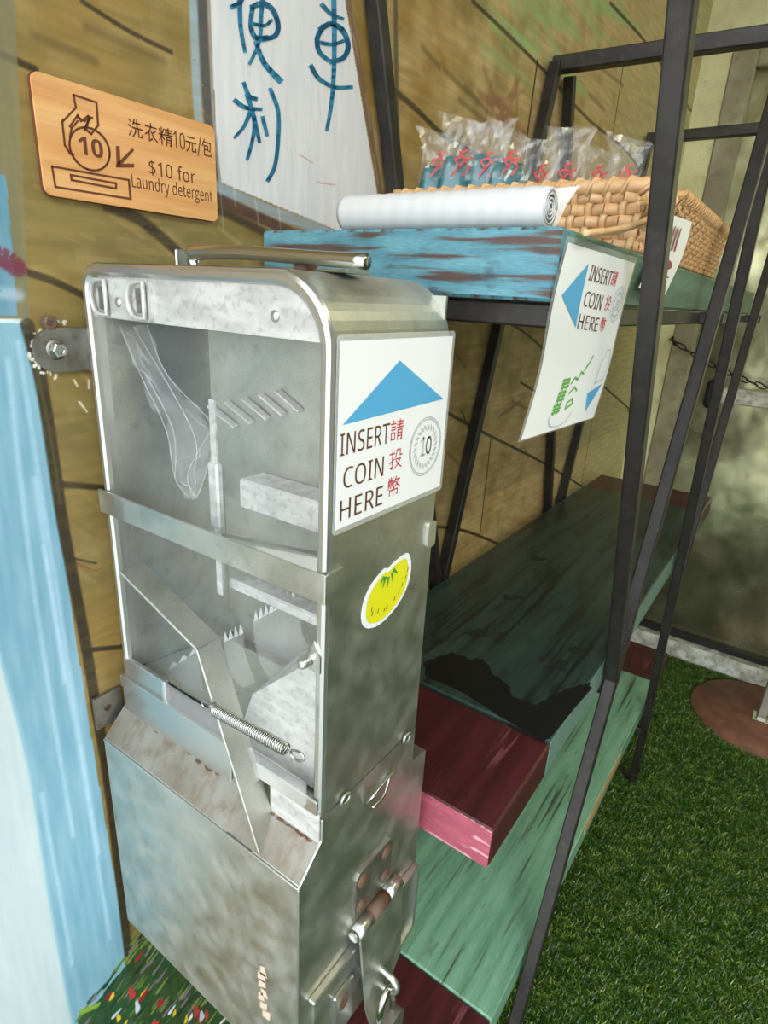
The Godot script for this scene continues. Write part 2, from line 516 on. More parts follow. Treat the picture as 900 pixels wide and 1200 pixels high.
	brush([234, -60, 236, 0, 243, 130, 253, 208], 16, rgb(74, 74, 82), 0.9, 0.5)
	brush([243, -60, 244, 0, 250, 140, 257, 212], 6, rgb(160, 152, 160), 0.8, 0.5)
	brush([252, 218, 320, 248, 380, 270, 420, 294], 20, rgb(146, 160, 172), 0.9, 0.5)
	brush([252, 231, 318, 261, 370, 286], 18, rgb(74, 48, 48), 0.9, 0.5)
	brush([258, 246, 310, 272, 350, 296], 18, rgb(48, 36, 28), 0.8, 0.8)
	brush([398, -60, 408, 0, 425, 100, 446, 228, 452, 280], 13, rgb(122, 94, 76), 0.95, 0.3)
	for s in [[414, 40, 420, 70], [428, 110, 434, 150], [438, 180, 443, 215]]: brush(s, 6, rgb(160, 140, 120), 0.7, 0.6)
	brush([448, -60, 450, 0, 455, 60, 462, 180], 22, rgb(156, 160, 138), 0.8, 0.7)
	brush([462, -60, 463, 0, 464, 80, 466, 180], 16, rgb(70, 66, 54), 0.8, 0.7)
	for s in [[350, 180, 366, 190], [370, 213, 392, 216]]: brush(s, 3, rgb(168, 120, 128), 0.5, 0.5)
	for k in 40:
		var u := rng.randf_range(256, 420)
		var v := rng.randf_range(0, 230)
		brush([u, v, u + 5, v + rng.randf_range(30, 70)], 5, rgb(232, 230, 230) if k % 2 else rgb(192, 194, 204), 0.3, 1.0)
	# painted flowers at the foot
	area([92, 1192, 120, 1168, 150, 1128, 168, 1100, 300, 1100, 300, 1400, 80, 1400], rgb(34, 60, 30), rgb(58, 86, 46), 0.9)
	for k in 520:
		var u := rng.randf_range(88, 290)
		var v := rng.randf_range(1085, 1300)
		var top := 1092.0 if u > 150 else 1190.0 - (u - 88) * 1.2
		if v < top: continue
		var gs := [rgb(26, 52, 26), rgb(44, 92, 42), rgb(96, 126, 54), rgb(34, 76, 48), rgb(128, 146, 70), rgb(128, 116, 124)]
		var l := rng.randf_range(8, 20)
		brush([u, v, u + l * 0.7, v - l], rng.randf_range(6, 14), gs[rng.randi() % 6], 0.95, 0.4, 3)
	for k in 46:
		var u := rng.randf_range(95, 270)
		var v := rng.randf_range(1095, 1260)
		if v < 1190.0 - (u - 88) * 1.1: continue
		var fs := [rgb(172, 34, 44), rgb(200, 60, 58), rgb(236, 232, 226), rgb(238, 206, 44), rgb(216, 220, 236), rgb(150, 30, 60)]
		brush([u, v, u + rng.randf_range(-4, 8), v - rng.randf_range(3, 11)], rng.randf_range(8, 15), fs[rng.randi() % 6], 1.0, 0.3, 5)
	for s in [[152, 1096, 158, 1086, 164, 1080], [166, 1062, 176, 1040, 180, 1025]]: brush(s, 7, rgb(90, 84, 50), 0.7, 0.6)
	brush([95, 1186, 106, 1182, 114, 1178], 10, rgb(140, 168, 60), 1.0, 0.3)
	brush([134, 1160, 142, 1148, 145, 1134], 8, rgb(36, 78, 56), 1.0, 0.3, 2)
	var m := mat(Color.WHITE, 0.55)
	m.albedo_texture = tex(mur, MW, MH)
	m.texture_repeat = false
	m.heightmap_enabled = true
	m.heightmap_texture = grey(bristle, 1024, 1024)
	m.heightmap_scale = 0.02
	return m

func materials() -> void:
	var steel_t := mottled(512, 512, 11, rgb(198, 198, 188), rgb(184, 185, 174), rgb(154, 146, 132), 0.30)
	var steel_r := noise(256, 256, 0.03, 4, 5)
	for i in steel_r.size(): steel_r[i] = int(70 + steel_r[i] * 0.28)
	var rt := grey(steel_r, 256, 256)
	var steel := mat(Color.WHITE, 1.0, 0.92)
	steel.albedo_texture = steel_t
	steel.roughness_texture = rt
	steel.uv1_triplanar = true
	steel.uv1_scale = Vector3.ONE * 3.0
	M.steel = steel
	var dull := mat(Color.WHITE, 0.45, 0.85)   # grey zinc-plated fittings: lugs, washers, lock body
	dull.uv1_triplanar = true
	dull.albedo_texture = mottled(512, 512, 21, rgb(154, 152, 144), rgb(134, 130, 122), rgb(112, 92, 76), 0.36)
	dull.uv1_scale = Vector3.ONE * 5.0
	M.dull = dull
	var galv := mat(Color.WHITE, 0.5, 0.45)
	galv.albedo_texture = mottled(512, 512, 31, rgb(212, 210, 204), rgb(190, 188, 182), rgb(146, 140, 136), 0.38, 3, 1)
	galv.uv1_triplanar = true
	galv.uv1_scale = Vector3.ONE * 9.0
	M.galv = galv
	M.bright = mat(rgb(200, 200, 194), 0.28, 0.9)
	M.chrome = mat(rgb(190, 190, 184), 0.18, 1.0)
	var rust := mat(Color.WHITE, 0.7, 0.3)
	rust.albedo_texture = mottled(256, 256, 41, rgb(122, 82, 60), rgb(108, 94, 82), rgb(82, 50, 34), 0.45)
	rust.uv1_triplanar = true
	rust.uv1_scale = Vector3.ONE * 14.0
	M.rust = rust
	var black := mat(Color.WHITE, 0.42, 0.35)
	black.albedo_texture = mottled(256, 256, 51, rgb(40, 37, 34), rgb(56, 52, 47), rgb(88, 78, 70), 0.30)
	black.uv1_triplanar = true
	black.uv1_scale = Vector3.ONE * 6.0
	M.black = black
	M.pane = clear(Color(0.96, 0.97, 0.95), 0.02, 0.03)
	M.pane.metallic_specular = 0.28
	M.film = clear(Color(0.95, 0.95, 0.93), 0.13, 0.3)
	M.zig = clear(Color(0.95, 0.95, 0.94), 0.42, 0.3)
	M.bag = clear(Color(0.97, 0.97, 0.97), 0.05, 0.12)
	M.lamin = clear(Color(0.9, 0.9, 0.88), 0.25, 0.3)
	M.paper = mat(rgb(238, 238, 238), 0.45)
	M.cyan = mat(rgb(82, 166, 212), 0.45)
	M.text = mat(rgb(92, 58, 42), 0.45)
	M.red = mat(rgb(206, 64, 70), 0.45)
	M.greyink = mat(rgb(192, 194, 194), 0.45)
	M.greenink = mat(rgb(104, 172, 80), 0.45)
	M.plastic = mat(rgb(204, 204, 202), 0.35)
	M.engraved = mat(rgb(104, 54, 26), 0.8)
	M.calli = mat(rgb(40, 132, 172), 0.5)
	M.dark = mat(rgb(20, 18, 17), 0.6)
	var wick := mat(Color.WHITE, 0.5)
	wick.albedo_texture = mottled(256, 256, 61, rgb(226, 186, 138), rgb(206, 158, 108), rgb(172, 122, 78), 0.3, 4, 1)
	wick.uv1_triplanar = true
	wick.uv1_scale = Vector3.ONE * 12.0
	M.wicker = wick
	var wick2 := mat(Color.WHITE, 0.5)   # the other basket is of browner cane
	wick2.albedo_texture = mottled(256, 256, 65, rgb(204, 164, 116), rgb(184, 138, 90), rgb(150, 106, 66), 0.3)
	wick2.uv1_triplanar = true
	wick2.uv1_scale = Vector3.ONE * 12.0
	M.wicker2 = wick2

func _ready() -> void:
	rng.seed = 20
	# ----- camera, sky, exposure -----
	var cam := Camera3D.new()
	cam.name = "camera"
	cam.fov = rad_to_deg(2.0 * atan(600.0 / FOC))
	cam.near = 0.01
	add_child(cam)
	cam.transform = Transform3D(Basis(RT, UP, -FW).orthonormalized(), CAM)
	var we := WorldEnvironment.new()
	we.name = "environment"
	var env := Environment.new()
	var sky := Sky.new()
	var sm := ProceduralSkyMaterial.new()
	sm.sky_top_color = rgb(206, 218, 232)
	sm.sky_horizon_color = rgb(240, 241, 240)
	sm.ground_bottom_color = rgb(120, 116, 108)
	sm.ground_horizon_color = rgb(190, 190, 186)
	sm.sun_angle_max = 0.0
	sm.energy_multiplier = 1.0
	sky.sky_material = sm
	env.background_mode = Environment.BG_SKY
	env.background_energy_multiplier = 3.6
	env.sky = sky
	env.tonemap_mode = Environment.TONE_MAPPER_LINEAR
	env.tonemap_exposure = 1.68
	env.sdfgi_enabled = true
	env.ssao_enabled = true
	env.ssil_enabled = true
	we.environment = env
	add_child(we)
	materials()
	room()
	lamps()
	machine()
	rack()
	shelf_things()
	small_things()
	turf()

# ---------- room ----------
func room() -> void:
	var st := mb()
	var plane_m := mural()
	# the painted face carries its own coordinates over the whole wall
	var XA := -0.75
	var ZR := 5.5
	for f in [[XA, MX1, FL, 1.3]]:
		for p in [[f[0], f[2]], [f[1], f[3]], [f[1], f[2]], [f[0], f[2]], [f[0], f[3]], [f[1], f[3]]]:
			st.set_uv(Vector2((p[0] - MX0) / (MX1 - MX0), (MY1 - p[1]) / (MY1 - MY0)))
			st.add_vertex(Vector3(p[0], p[1], 0))
	var wl := struct("wall_left", st, plane_m)
	var back := mb()
	bx(back, Vector3(XA, FL - 0.1, -0.12), Vector3(XF + 0.12, 1.42, -0.002))
	obj("wall_core", back, mat(rgb(150, 146, 138), 0.9), wl)
	calligraphy(wl)
	var cream := tmat(mottled(512, 512, 71, rgb(236, 232, 184), rgb(222, 216, 168), rgb(190, 182, 138), 0.3), Vector2(1.2, 1.2), Vector2.ZERO, 0.7)
	var fw := mb()
	bx(fw, Vector3(XF, FL - 0.1, -0.0), Vector3(XF + 0.12, 1.42, 0.10))
	bx(fw, Vector3(XF, 0.84, 0.10), Vector3(XF + 0.12, 1.42, 1.35))
	bx(fw, Vector3(XF, FL - 0.1, 1.35), Vector3(XF + 0.12, 1.42, ZR))
	struct("wall_far", fw, cream)
	var rw := mb()
	bx(rw, Vector3(XA, FL - 0.1, ZR), Vector3(XF + 0.12, 1.42, ZR + 0.12))
	struct("wall_right", rw, cream)
	var fr0 := mb()   # unseen front wall beside the entrance, put in to darken the room
	bx(fr0, Vector3(XA - 0.12, FL - 0.1, 2.3), Vector3(XA, 1.42, ZR + 0.12))
	struct("added_wall_front", fr0, cream)
	var ce := mb()
	bx(ce, Vector3(XA - 0.12, 1.3, -0.12), Vector3(XF + 0.12, 1.42, ZR + 0.12))
	struct("ceiling", ce, mat(rgb(206, 208, 190), 0.8))
	var fl := mb()
	bx(fl, Vector3(XA, FL - 0.12, -0.12), Vector3(XF + 0.12, FL, ZR + 0.12))
	struct("floor", fl, tmat(mottled(512, 512, 81, rgb(34, 62, 20), rgb(46, 84, 24), rgb(26, 46, 16), 0.4), Vector2(1.5, 1.5), Vector2.ZERO, 0.9))
	var out := mb()
	bx(out, Vector3(XA - 14, FL - 0.14, -8), Vector3(XA, FL - 0.02, 11))
	struct("pavement", out, tmat(mottled(256, 256, 83, rgb(190, 188, 182), rgb(174, 172, 166), rgb(150, 148, 142), 0.3), Vector2(0.4, 0.4), Vector2.ZERO, 0.85))
	# steel door in the far wall
	var dm := mat(Color(0.96, 0.95, 0.84), 1.0, 0.88)
	dm.albedo_texture = mottled(512, 512, 91, rgb(176, 176, 156), rgb(150, 150, 128), rgb(120, 118, 94), 0.34, 1, 2)
	var dr := noise(256, 256, 0.02, 93, 4)
	for i in dr.size(): dr[i] = int(40 + dr[i] * 0.16)
	dm.roughness_texture = grey(dr, 256, 256)
	dm.uv1_triplanar = true
	dm.uv1_scale = Vector3.ONE * 1.1
	dm.heightmap_enabled = true
	dm.heightmap_texture = grey(noise(256, 256, 0.012, 95, 3), 256, 256)
	dm.heightmap_scale = 0.35
	var door := Node3D.new()
	door.name = "door_1"
	add_child(door)
	door.set_meta("kind", "structure")
	box("door_panel", Vector3(XF + 0.03, -1.380, 0.175), Vector3(XF + 0.07, 0.81, 1.285), 0.0, dm, door)
	var fr := mb()
	bx(fr, Vector3(XF - 0.012, -1.37, 0.098), Vector3(XF + 0.12, 0.86, 0.182), 0.006)
	bx(fr, Vector3(XF - 0.012, -1.37, 1.278), Vector3(XF + 0.12, 0.86, 1.36), 0.006)
	bx(fr, Vector3(XF - 0.012, 0.805, 0.182), Vector3(XF + 0.12, 0.86, 1.278), 0.006)
	obj("door_frame", fr, tmat(mottled(256, 256, 97, rgb(170, 164, 132), rgb(146, 138, 112), rgb(112, 92, 70), 0.34), Vector2(2, 2), Vector2.ZERO, 0.5), door)
	var worn := tmat(mottled(256, 256, 99, rgb(208, 204, 190), rgb(176, 170, 156), rgb(90, 82, 66), 0.4, 1, 1), Vector2(5, 5), Vector2.ZERO, 0.6)
	box("push_bar", Vector3(XF - 0.03, -0.335, 0.30), Vector3(XF + 0.03, -0.275, 1.18), 0.006, worn, door)
	box("bar_cap", Vector3(XF - 0.036, -0.36, 0.262), Vector3(XF + 0.03, -0.25, 0.298), 0.012, M.dark, door)
	box("gap_shade_strip", Vector3(XF - 0.01, -1.392, 0.182), Vector3(XF + 0.1, -1.368, 1.278), 0.002, M.dark, door)  # dark strip standing in for the shaded gap under the door
	var kerb := mb()
	bx(kerb, Vector3(XF - 0.055, FL, 0.001), Vector3(XF + 0.1, -1.395, ZR), 0.012)
	struct("trim_1", kerb, tmat(mottled(512, 512, 101, rgb(206, 206, 196), rgb(160, 158, 142), rgb(96, 94, 78), 0.42), Vector2(2.5, 2.5), Vector2.ZERO, 0.8))
	# chain across the door
	var ch := thing("chain", "thin dark steel chain hooked to the door frame, hanging across the steel door", "chain")
	var a := px(790, 400, 0, XF - 0.03)
	var b := px(912, 458, 0, XF - 0.05)
	var hook := [a + Vector3(0.03, 0.012, -0.01), a + Vector3(0, 0.014, -0.01), a + Vector3(-0.01, 0, 0), a + Vector3(0, -0.014, 0.006)]
	tubed("hook", hook, 0.005, M.black, ch, 6)
	for i in 14:
		var t := i / 13.0
		var c := a.lerp(b, t) + Vector3(0, -0.02 * 4 * t * (1 - t), 0)
		var dir := (b - a).normalized()
		var up := Vector3(0, 1, 0) if i % 2 else Vector3(1, 0, 0)
		var ring := []
		for k in 12:
			var an := TAU * k / 12
			ring.append(c + dir * cos(an) * 0.021 + up * sin(an) * 0.009)
		tubed("link", ring, 0.0028, M.black, ch, 5, true)

func calligraphy(wall: Node3D) -> void:
	var f := func(p: Vector2) -> Vector3: return px(p.x, p.y, 2, 0.0008)
	# photo positions of the brush strokes: x, y pairs then width at start and end
	var marks := {"vehicle_character": [[[378, 6, 388, 16, 402, 22], 7, 4], [[378, 32, 372, 45, 374, 60, 384, 70], 8, 6], [[376, 34, 388, 28, 402, 36, 408, 54, 402, 68, 388, 72], 8, 7], [[376, 50, 390, 52, 402, 48], 6, 5], [[365, 78, 374, 92, 392, 102, 412, 102], 7, 5], [[391, -8, 392, 40, 391, 90, 388, 125, 383, 152], 8, 5]],
		"convenient_character": [[[272, 8, 282, 2, 288, -8], 7, 5], [[281, 0, 282, 30, 287, 60], 8, 5], [[296, 8, 294, 30, 300, 44, 312, 44], 7, 7], [[296, 8, 308, 4, 320, 12, 326, 30, 322, 42, 308, 46], 8, 7], [[298, 28, 310, 30, 318, 24], 5, 5], [[308, -8, 306, 20, 304, 48, 293, 74], 7, 5], [[300, 50, 310, 74, 328, 94], 6, 9]],
		"benefit_character": [[[286, 98, 292, 112, 300, 116], 6, 6], [[276, 118, 288, 126, 306, 128], 7, 5], [[290, 112, 298, 140, 296, 164, 290, 186], 7, 5], [[294, 130, 286, 148, 275, 161], 7, 4], [[298, 138, 302, 156, 304, 166], 6, 5], [[308, 138, 313, 158], 6, 5], [[317, 105, 326, 130, 326, 165, 322, 195, 314, 211], 6, 6]]}
	for k in marks:
		var st := mb()
		for s in marks[k]:
			var pts := []
			for i in range(0, s[0].size(), 2): pts.append(Vector2(s[0][i], s[0][i + 1]))
			ink_line(st, smoothed(pts, 6), s[1] * 0.8, f, s[2] * 0.8)
		tag(obj(k, st, M.calli, wall), "blue brush-painted character on the pale painted signboard")

func lamps() -> void:
	for i in 2:
		var c := Vector3(-0.2 + i * 1.5, 1.22, 1.45)
		var l := thing("ceiling_lamp", ["white fluorescent tube lamp under the ceiling beside the dispenser", "white fluorescent tube lamp under the ceiling beside the steel door"][i], "lamp", Vector3.ZERO, "fluorescent lamps under the ceiling")
		box("housing", c + Vector3(-0.6, 0.03, -0.05), c + Vector3(0.6, 0.08, 0.05), 0.006, mat(rgb(230, 230, 228), 0.5), l)
		var em := mat(rgb(255, 255, 255), 0.4)
		em.emission_enabled = true
		em.emission = Color(1.0, 1.0, 0.94)
		em.emission_energy_multiplier = 2.0
		tubed("tube", [c + Vector3(-0.58, 0.01, 0), c + Vector3(0.58, 0.01, 0)], 0.014, em, l, 10)
		var li := AreaLight3D.new()
		li.name = "tube_light"
		li.area_size = Vector2(1.16, 0.04)
		li.light_color = Color(1.0, 0.98, 0.84)
		li.light_energy = 0.6
		li.shadow_enabled = true
		li.position = c + Vector3(0, -0.02, 0)
		li.rotation_degrees.x = -90
		l.add_child(li)

# ---------- the coin machine ----------
func hood(inset: float) -> Array:   # (z, y) outline of the cabinet, from the foot at the wall over the top to the foot at the printed side
	var out := []
	var zl := 0.02 + inset
	var zr := D - inset
	var yt := 0.012 - inset
	var rl := 0.022 - inset * 0.6
	var rr := 0.052 - inset * 0.6
	out.append(Vector2(zl, -0.456))
	for i in 7:
		var a := PI - i / 6.0 * PI / 2
		out.append(Vector2(zl + rl + cos(a) * rl, yt - rl + sin(a) * rl))
	for i in 13:
		var a := PI / 2 - i / 12.0 * PI / 2
		out.append(Vector2(zr - rr + cos(a) * rr, yt - rr + sin(a) * rr))
	out.append(Vector2(zr, -0.456))
	return out
func loft(st: SurfaceTool, a: Array, xa: float, b: Array, xb: float, out_sign := 1.0) -> void:
	for i in a.size() - 1:
		var o := Vector3(0, 0, 0)
		var e: Vector2 = a[i + 1] - a[i]
		o = Vector3(0, e.x, -e.y) * out_sign
		if is_equal_approx(xa, xb): o = Vector3(-out_sign, 0, 0)
		quad(st, Vector3(xa, a[i].y, a[i].x), Vector3(xa, a[i + 1].y, a[i + 1].x), Vector3(xb, b[i + 1].y, b[i + 1].x), Vector3(xb, b[i].y, b[i].x), o)
func on_front(x: float) -> Callable: return func(p: Vector2, d: float) -> Vector3: return Vector3(x - d, p.y, p.x)
func on_side(z: float) -> Callable: return func(p: Vector2, d: float) -> Vector3: return Vector3(p.x, p.y, z + d)

func machine() -> void:
	var v := thing("vending_machine", "stainless steel coin-operated detergent dispenser with clear windows, bolted to the painted wall", "vending machine")
	var st := mb()
	var outer := hood(0.0)
	var inner := hood(0.0025)
	loft(st, outer, 0.003, outer, W)
	loft(st, inner, 0.003, inner, W, -1.0)
	loft(st, outer, W, inner, W, -1.0)
	obj("hood", st, M.steel, v)
	# rounded bead round the front opening
	st = mb(true)
	var steps := [[0.0, 0.004], [0.0015, 0.0], [0.004, -0.002], [0.008, -0.002], [0.0105, 0.0], [0.012, 0.004], [0.012, 0.012]]
	for i in steps.size() - 1:
		loft(st, hood(steps[i][0]), steps[i][1], hood(steps[i + 1][0]), steps[i + 1][1] + 1e-5, 1.0)
	obj("front_rim", st, M.bright, v)
	# back plate and inner parts
	box("back_plate", Vector3(W - 0.004, -0.45, 0.023), Vector3(W - 0.001, 0.0, D - 0.004), 0.0, M.steel, v)
	var inn := box("inner_plate", Vector3(0.083, -0.215, 0.095), Vector3(0.085, -0.02, D - 0.004), 0.0, M.steel, v)
	for i in 5:
		var t := i / 4.0
		var a := px(lerpf(245, 325, t), lerpf(475, 458, t), 0, 0.079)
		var b := px(lerpf(276, 352, t), lerpf(500, 482, t), 0, 0.079)
		var sl := mb()
		bar(sl, a, b, 0.003, 0.007, Vector3(1, 0.4, 0), 0.0008)
		tag(obj("louvre", sl, M.galv, inn), "slanted pressed louvre")
	box("inner_ledge", Vector3(0.05, -0.205, 0.17), Vector3(0.083, -0.175, D - 0.004), 0.002, M.galv, v)
	box("divider", Vector3(0.035, -0.30, 0.150), Vector3(0.037, -0.10, 0.158), 0.0, M.galv, v)
	box("divider_sleeve", Vector3(0.032, -0.225, 0.147), Vector3(0.040, -0.16, 0.161), 0.002, M.galv, v)
	# header plate with riveted latch bracket
	st = mb()
	var hp := PackedVector2Array()
	for p in hood(0.011).slice(1, -1):
		if p.y > -0.03: hp.append(p)
	hp.append(Vector2(D - 0.011, -0.0355))
	hp.append(Vector2(0.031, -0.0355))
	prism(st, hp, on_front(0.006), 0.0, 0.003)
	obj("header_plate", st, M.galv, v)
	st = mb()
	prism(st, rounded(Vector2(0.034, -0.0345), Vector2(0.124, -0.001), 0.004), on_front(0.003), 0.0, 0.003)
	var lb := obj("latch_bracket", st, M.galv, v)
	for zc in [0.051, 0.108]:
		var loop := []
		for i in 9:
			var a := PI / 2 + i / 8.0 * PI
			loop.append(Vector3(-0.004, -0.0175 + sin(a) * 0.0145, zc + cos(a) * 0.011))
		loop.append(Vector3(-0.003, -0.032, zc + 0.011))
		loop.append(Vector3(-0.003, -0.003, zc + 0.011))
		tubed("slot_rim", loop, 0.0022, M.galv, lb, 6, true)
		box("slot", Vector3(-0.0012, -0.028, zc - 0.003), Vector3(0.0, -0.008, zc + 0.009), 0.0, M.dull, lb)
		box("slot_shadow", Vector3(-0.0016, -0.029, zc + 0.0075), Vector3(0.0, -0.006, zc + 0.0095), 0.0, M.rust, lb)  # brown strip painted as the shadow gap at the slot's edge
	for zc in [0.077, 0.269]:
		st = mb(true)
		lathe(st, [Vector2(0.0045, 0), Vector2(0.0042, 0.002), Vector2(0.002, 0.0032), Vector2(0, 0.0034)], facing(Vector3(0.001 if zc < 0.1 else 0.0035, -0.0205, zc), Vector3(-1, 0, 0)), 12)
		obj("rivet", st, M.bright, v)
	# clear panes
	var pane := box("upper_pane", Vector3(0.008, -0.226, 0.030), Vector3(0.011, -0.030, D - 0.010), 0.0, M.pane, v)
	tag(pane, "clear acrylic window")
	tag(box("lower_pane", Vector3(0.008, -0.418, 0.030), Vector3(0.011, -0.226, D - 0.010), 0.0, M.pane, v), "clear acrylic window")
	# strap between the panes, wrapped round the printed side
	st = mb()
	bx(st, Vector3(-0.0055, -0.2335, 0.016), Vector3(-0.0025, -0.208, D + 0.002), 0.0008)
	obj("strap", st, M.steel, v)
	st = mb()
	prism(st, rounded(Vector2(-0.0045, -0.2335), Vector2(0.0205, -0.208), 0.005), on_side(D), 0.0, 0.0018)
	obj("strap_tab", st, M.steel, v)
	# side clip at the rear edge of the printed side
	st = mb()
	prism(st, rounded(Vector2(0.1475, -0.234), Vector2(0.162, -0.207), 0.004), on_side(D), 0.0, 0.003)
	obj("edge_clip", st, M.bright, v)
	# chute inside the lower window
	st = mb()
	quad(st, Vector3(0.02, -0.455, 0.19), Vector3(0.02, -0.455, D - 0.006), Vector3(0.02, -0.287, D - 0.006), Vector3(0.02, -0.385, 0.215))
	quad(st, Vector3(0.02, -0.287, D - 0.006), Vector3(0.02, -0.385, 0.215), Vector3(0.13, -0.36, 0.22), Vector3(0.13, -0.27, D - 0.006))
	obj("chute_plate", st, M.galv, v)
	box("coin_rail", Vector3(0.05, -0.30, 0.15), Vector3(0.07, -0.288, D - 0.006), 0.002, M.galv, v)
	st = mb()
	bar(st, Vector3(0.06, -0.262, 0.10), Vector3(0.10, -0.252, 0.31), 0.02, 0.012, Vector3(1, 0, 0))
	obj("feed_bar", st, M.bright, v)
	st = mb()
	quad(st, Vector3(0.14, -0.45, 0.024), Vector3(0.14, -0.45, 0.31), Vector3(0.02, -0.435, 0.31), Vector3(0.02, -0.435, 0.024))
	obj("tray", st, M.steel, v)
	# clip with screw on the right post
	st = mb()
	prism(st, PackedVector2Array([Vector2(0.307, -0.30), Vector2(0.323, -0.30), Vector2(0.323, -0.285), Vector2(0.316, -0.271)]), on_front(-0.002), 0.0, 0.002)
	var clip := obj("pane_clip", st, M.bright, v)
	st = mb(true)
	lathe(st, [Vector2(0.0045, 0), Vector2(0.0045, 0.008), Vector2(0.003, 0.0095), Vector2(0, 0.0095)], facing(Vector3(-0.004, -0.292, 0.311), Vector3(-1, 0, -0.2)), 10)
	obj("clip_screw", st, M.bright, clip)
	# lips under the lower pane
	st = mb()
	bx(st, Vector3(-0.006, -0.452, 0.018), Vector3(-0.003, -0.436, D - 0.002), 0.0008)
	bx(st, Vector3(-0.002, -0.440, 0.022), Vector3(0.004, -0.412, 0.10), 0.001)
	obj("lower_rail", st, M.bright, v)
	st = mb()
	prism(st, rounded(Vector2(0.232, -0.446), Vector2(0.313, -0.418), 0.004), on_front(-0.007), 0.0, 0.003)
	tag(obj("clear_guide", st, M.film, v), "clear plastic guide strip")
	tag(box("clear_guide", Vector3(-0.004, -0.437, 0.098), Vector3(-0.001, -0.412, 0.232), 0.0, M.film, v), "clear plastic guide strip")
	# base box: its outline on the printed side, run back to the wall
	st = mb()
	var prof := PackedVector2Array([Vector2(0.0, -0.4585), Vector2(-0.0005, -0.484), Vector2(-0.0312, -0.5157), Vector2(-0.0312, -0.819), Vector2(0.190, -0.819), Vector2(0.190, -0.511), Vector2(0.174, -0.507), Vector2(W, -0.505), Vector2(W, -0.4585)])
	var along := func(p: Vector2, d: float) -> Vector3: return Vector3(p.x, p.y, d)
	prism(st, prof, along, 0.013, 0.228)
	prism(st, prof, along, 0.264, D)
	var cut := prof.duplicate()   # the lever's slot: the front is open here and the inside steps back
	cut[0] = Vector2(0.07, -0.4585)
	cut[1] = Vector2(0.07, -0.484)
	prism(st, cut, along, 0.228, 0.264)
	var base := obj("base_box", st, M.steel, v)
	st = mb()
	for e in [[Vector3(-0.0312, -0.5157, 0.013), Vector3(-0.0312, -0.5157, D)], [Vector3(-0.0312, -0.5157, D), Vector3(-0.0312, -0.819, D)], [Vector3(0, -0.484, D), Vector3(-0.0312, -0.5157, D)], [Vector3(0, -0.4585, D), Vector3(0, -0.484, D)]]:
		bar(st, e[0], e[1], 0.0026, 0.0026, Vector3(1, 0.3, 0.2), 0.0008)
	obj("folded_edge", st, M.bright, base)
	# grimy top of the ledge
	st = mb()
	quad(st, Vector3(-0.0006, -0.4835, 0.014), Vector3(-0.0006, -0.4835, D - 0.001), Vector3(-0.0298, -0.5135, D - 0.001), Vector3(-0.0298, -0.5135, 0.014), Vector3(-1, 1, 0))
	var grime := mat(Color.WHITE, 0.6, 0.5)
	grime.albedo_texture = mottled(256, 256, 131, rgb(150, 146, 134), rgb(132, 124, 110), rgb(110, 84, 62), 0.36, 1, 1, 0.6)
	grime.uv1_triplanar = true
	grime.uv1_scale = Vector3.ONE * 8.0
	obj("ledge", st, grime, base)
	# front lip plates with a slot for the lever
	box("lip_plate", Vector3(-0.0035, -0.486, 0.018), Vector3(-0.001, -0.4365, 0.205), 0.0006, M.bright, base)
	box("lip_plate", Vector3(-0.0035, -0.486, 0.262), Vector3(-0.001, -0.4525, D - 0.001), 0.0006, M.galv, base)
	for i in 26:   # rust along the folds
		var z := rng.randf_range(0.02, 0.318) if i > 12 else rng.randf_range(0.24, 0.318)
		var s := mb()
		var r := rng.randf_range(0.002, 0.006)
		var poly := PackedVector2Array()
		for k in 9: poly.append(Vector2(cos(TAU * k / 9), sin(TAU * k / 9) * 0.6) * r * rng.randf_range(0.6, 1.3))
		var f := func(q: Vector2) -> Vector3: return Vector3(-0.0036 - absf(q.y) * 0.7, -0.4858 - absf(q.y) * 0.72, z + q.x)
		ink_poly(s, poly, f)
		obj("rust_spot", s, M.rust, base)
	st = mb()
	var fl := func(q: Vector2) -> Vector3: return Vector3(-0.0315, q.y, q.x)
	for k in 7:
		var c := Vector2(0.281 + rng.randf_range(-0.008, 0.008), -0.672 - k * 0.011)
		ink_poly(st, PackedVector2Array([c + Vector2(-0.006, -0.008), c + Vector2(0.005, -0.006), c + Vector2(0.007 * rng.randf(), 0.008), c + Vector2(-0.005, 0.005)]), fl)
	tag(obj("torn_tape", st, mat(rgb(196, 172, 148), 0.7), base), "torn scraps of beige tape")
	# wall lugs with bolts
	st = mb()
	var lug := PackedVector2Array()
	for i in 13:
		var a := PI / 2 + i / 12.0 * PI
		lug.append(Vector2(-0.0245 + cos(a) * 0.0205, -0.068 + sin(a) * 0.0205))
	lug.append(Vector2(0.012, -0.0885))
	lug.append(Vector2(0.012, -0.0475))
	prism(st, lug, on_side(0.002), 0.0, 0.004)
	var lg := obj("wall_lug", st, M.dull, v)
	bx_part(lg, "lug_return", Vector3(0.004, -0.0885, 0.002), Vector3(0.010, -0.0475, 0.024), M.dull)
	bolt(lg, Vector3(-0.0245, -0.067, 0.006), 0.0072)
	var lg2 := CSGBox3D.new()
	lg2.name = "lower_wall_lug"
	lg2.size = Vector3(0.034, 0.043, 0.004)
	lg2.position = Vector3(-0.017, -0.4835, 0.004)
	lg2.material = M.dull
	var hole := CSGCylinder3D.new()
	hole.name = "bolt_hole"
	hole.operation = CSGShape3D.OPERATION_SUBTRACTION
	hole.radius = 0.0045
	hole.height = 0.02
	hole.sides = 16
	hole.rotation_degrees.x = 90
	hole.position = Vector3(-0.001, 0.002, 0)
	hole.material = M.dull
	lg2.add_child(hole)
	v.add_child(lg2)
	# pull handle on the top
	var hd := Node3D.new()
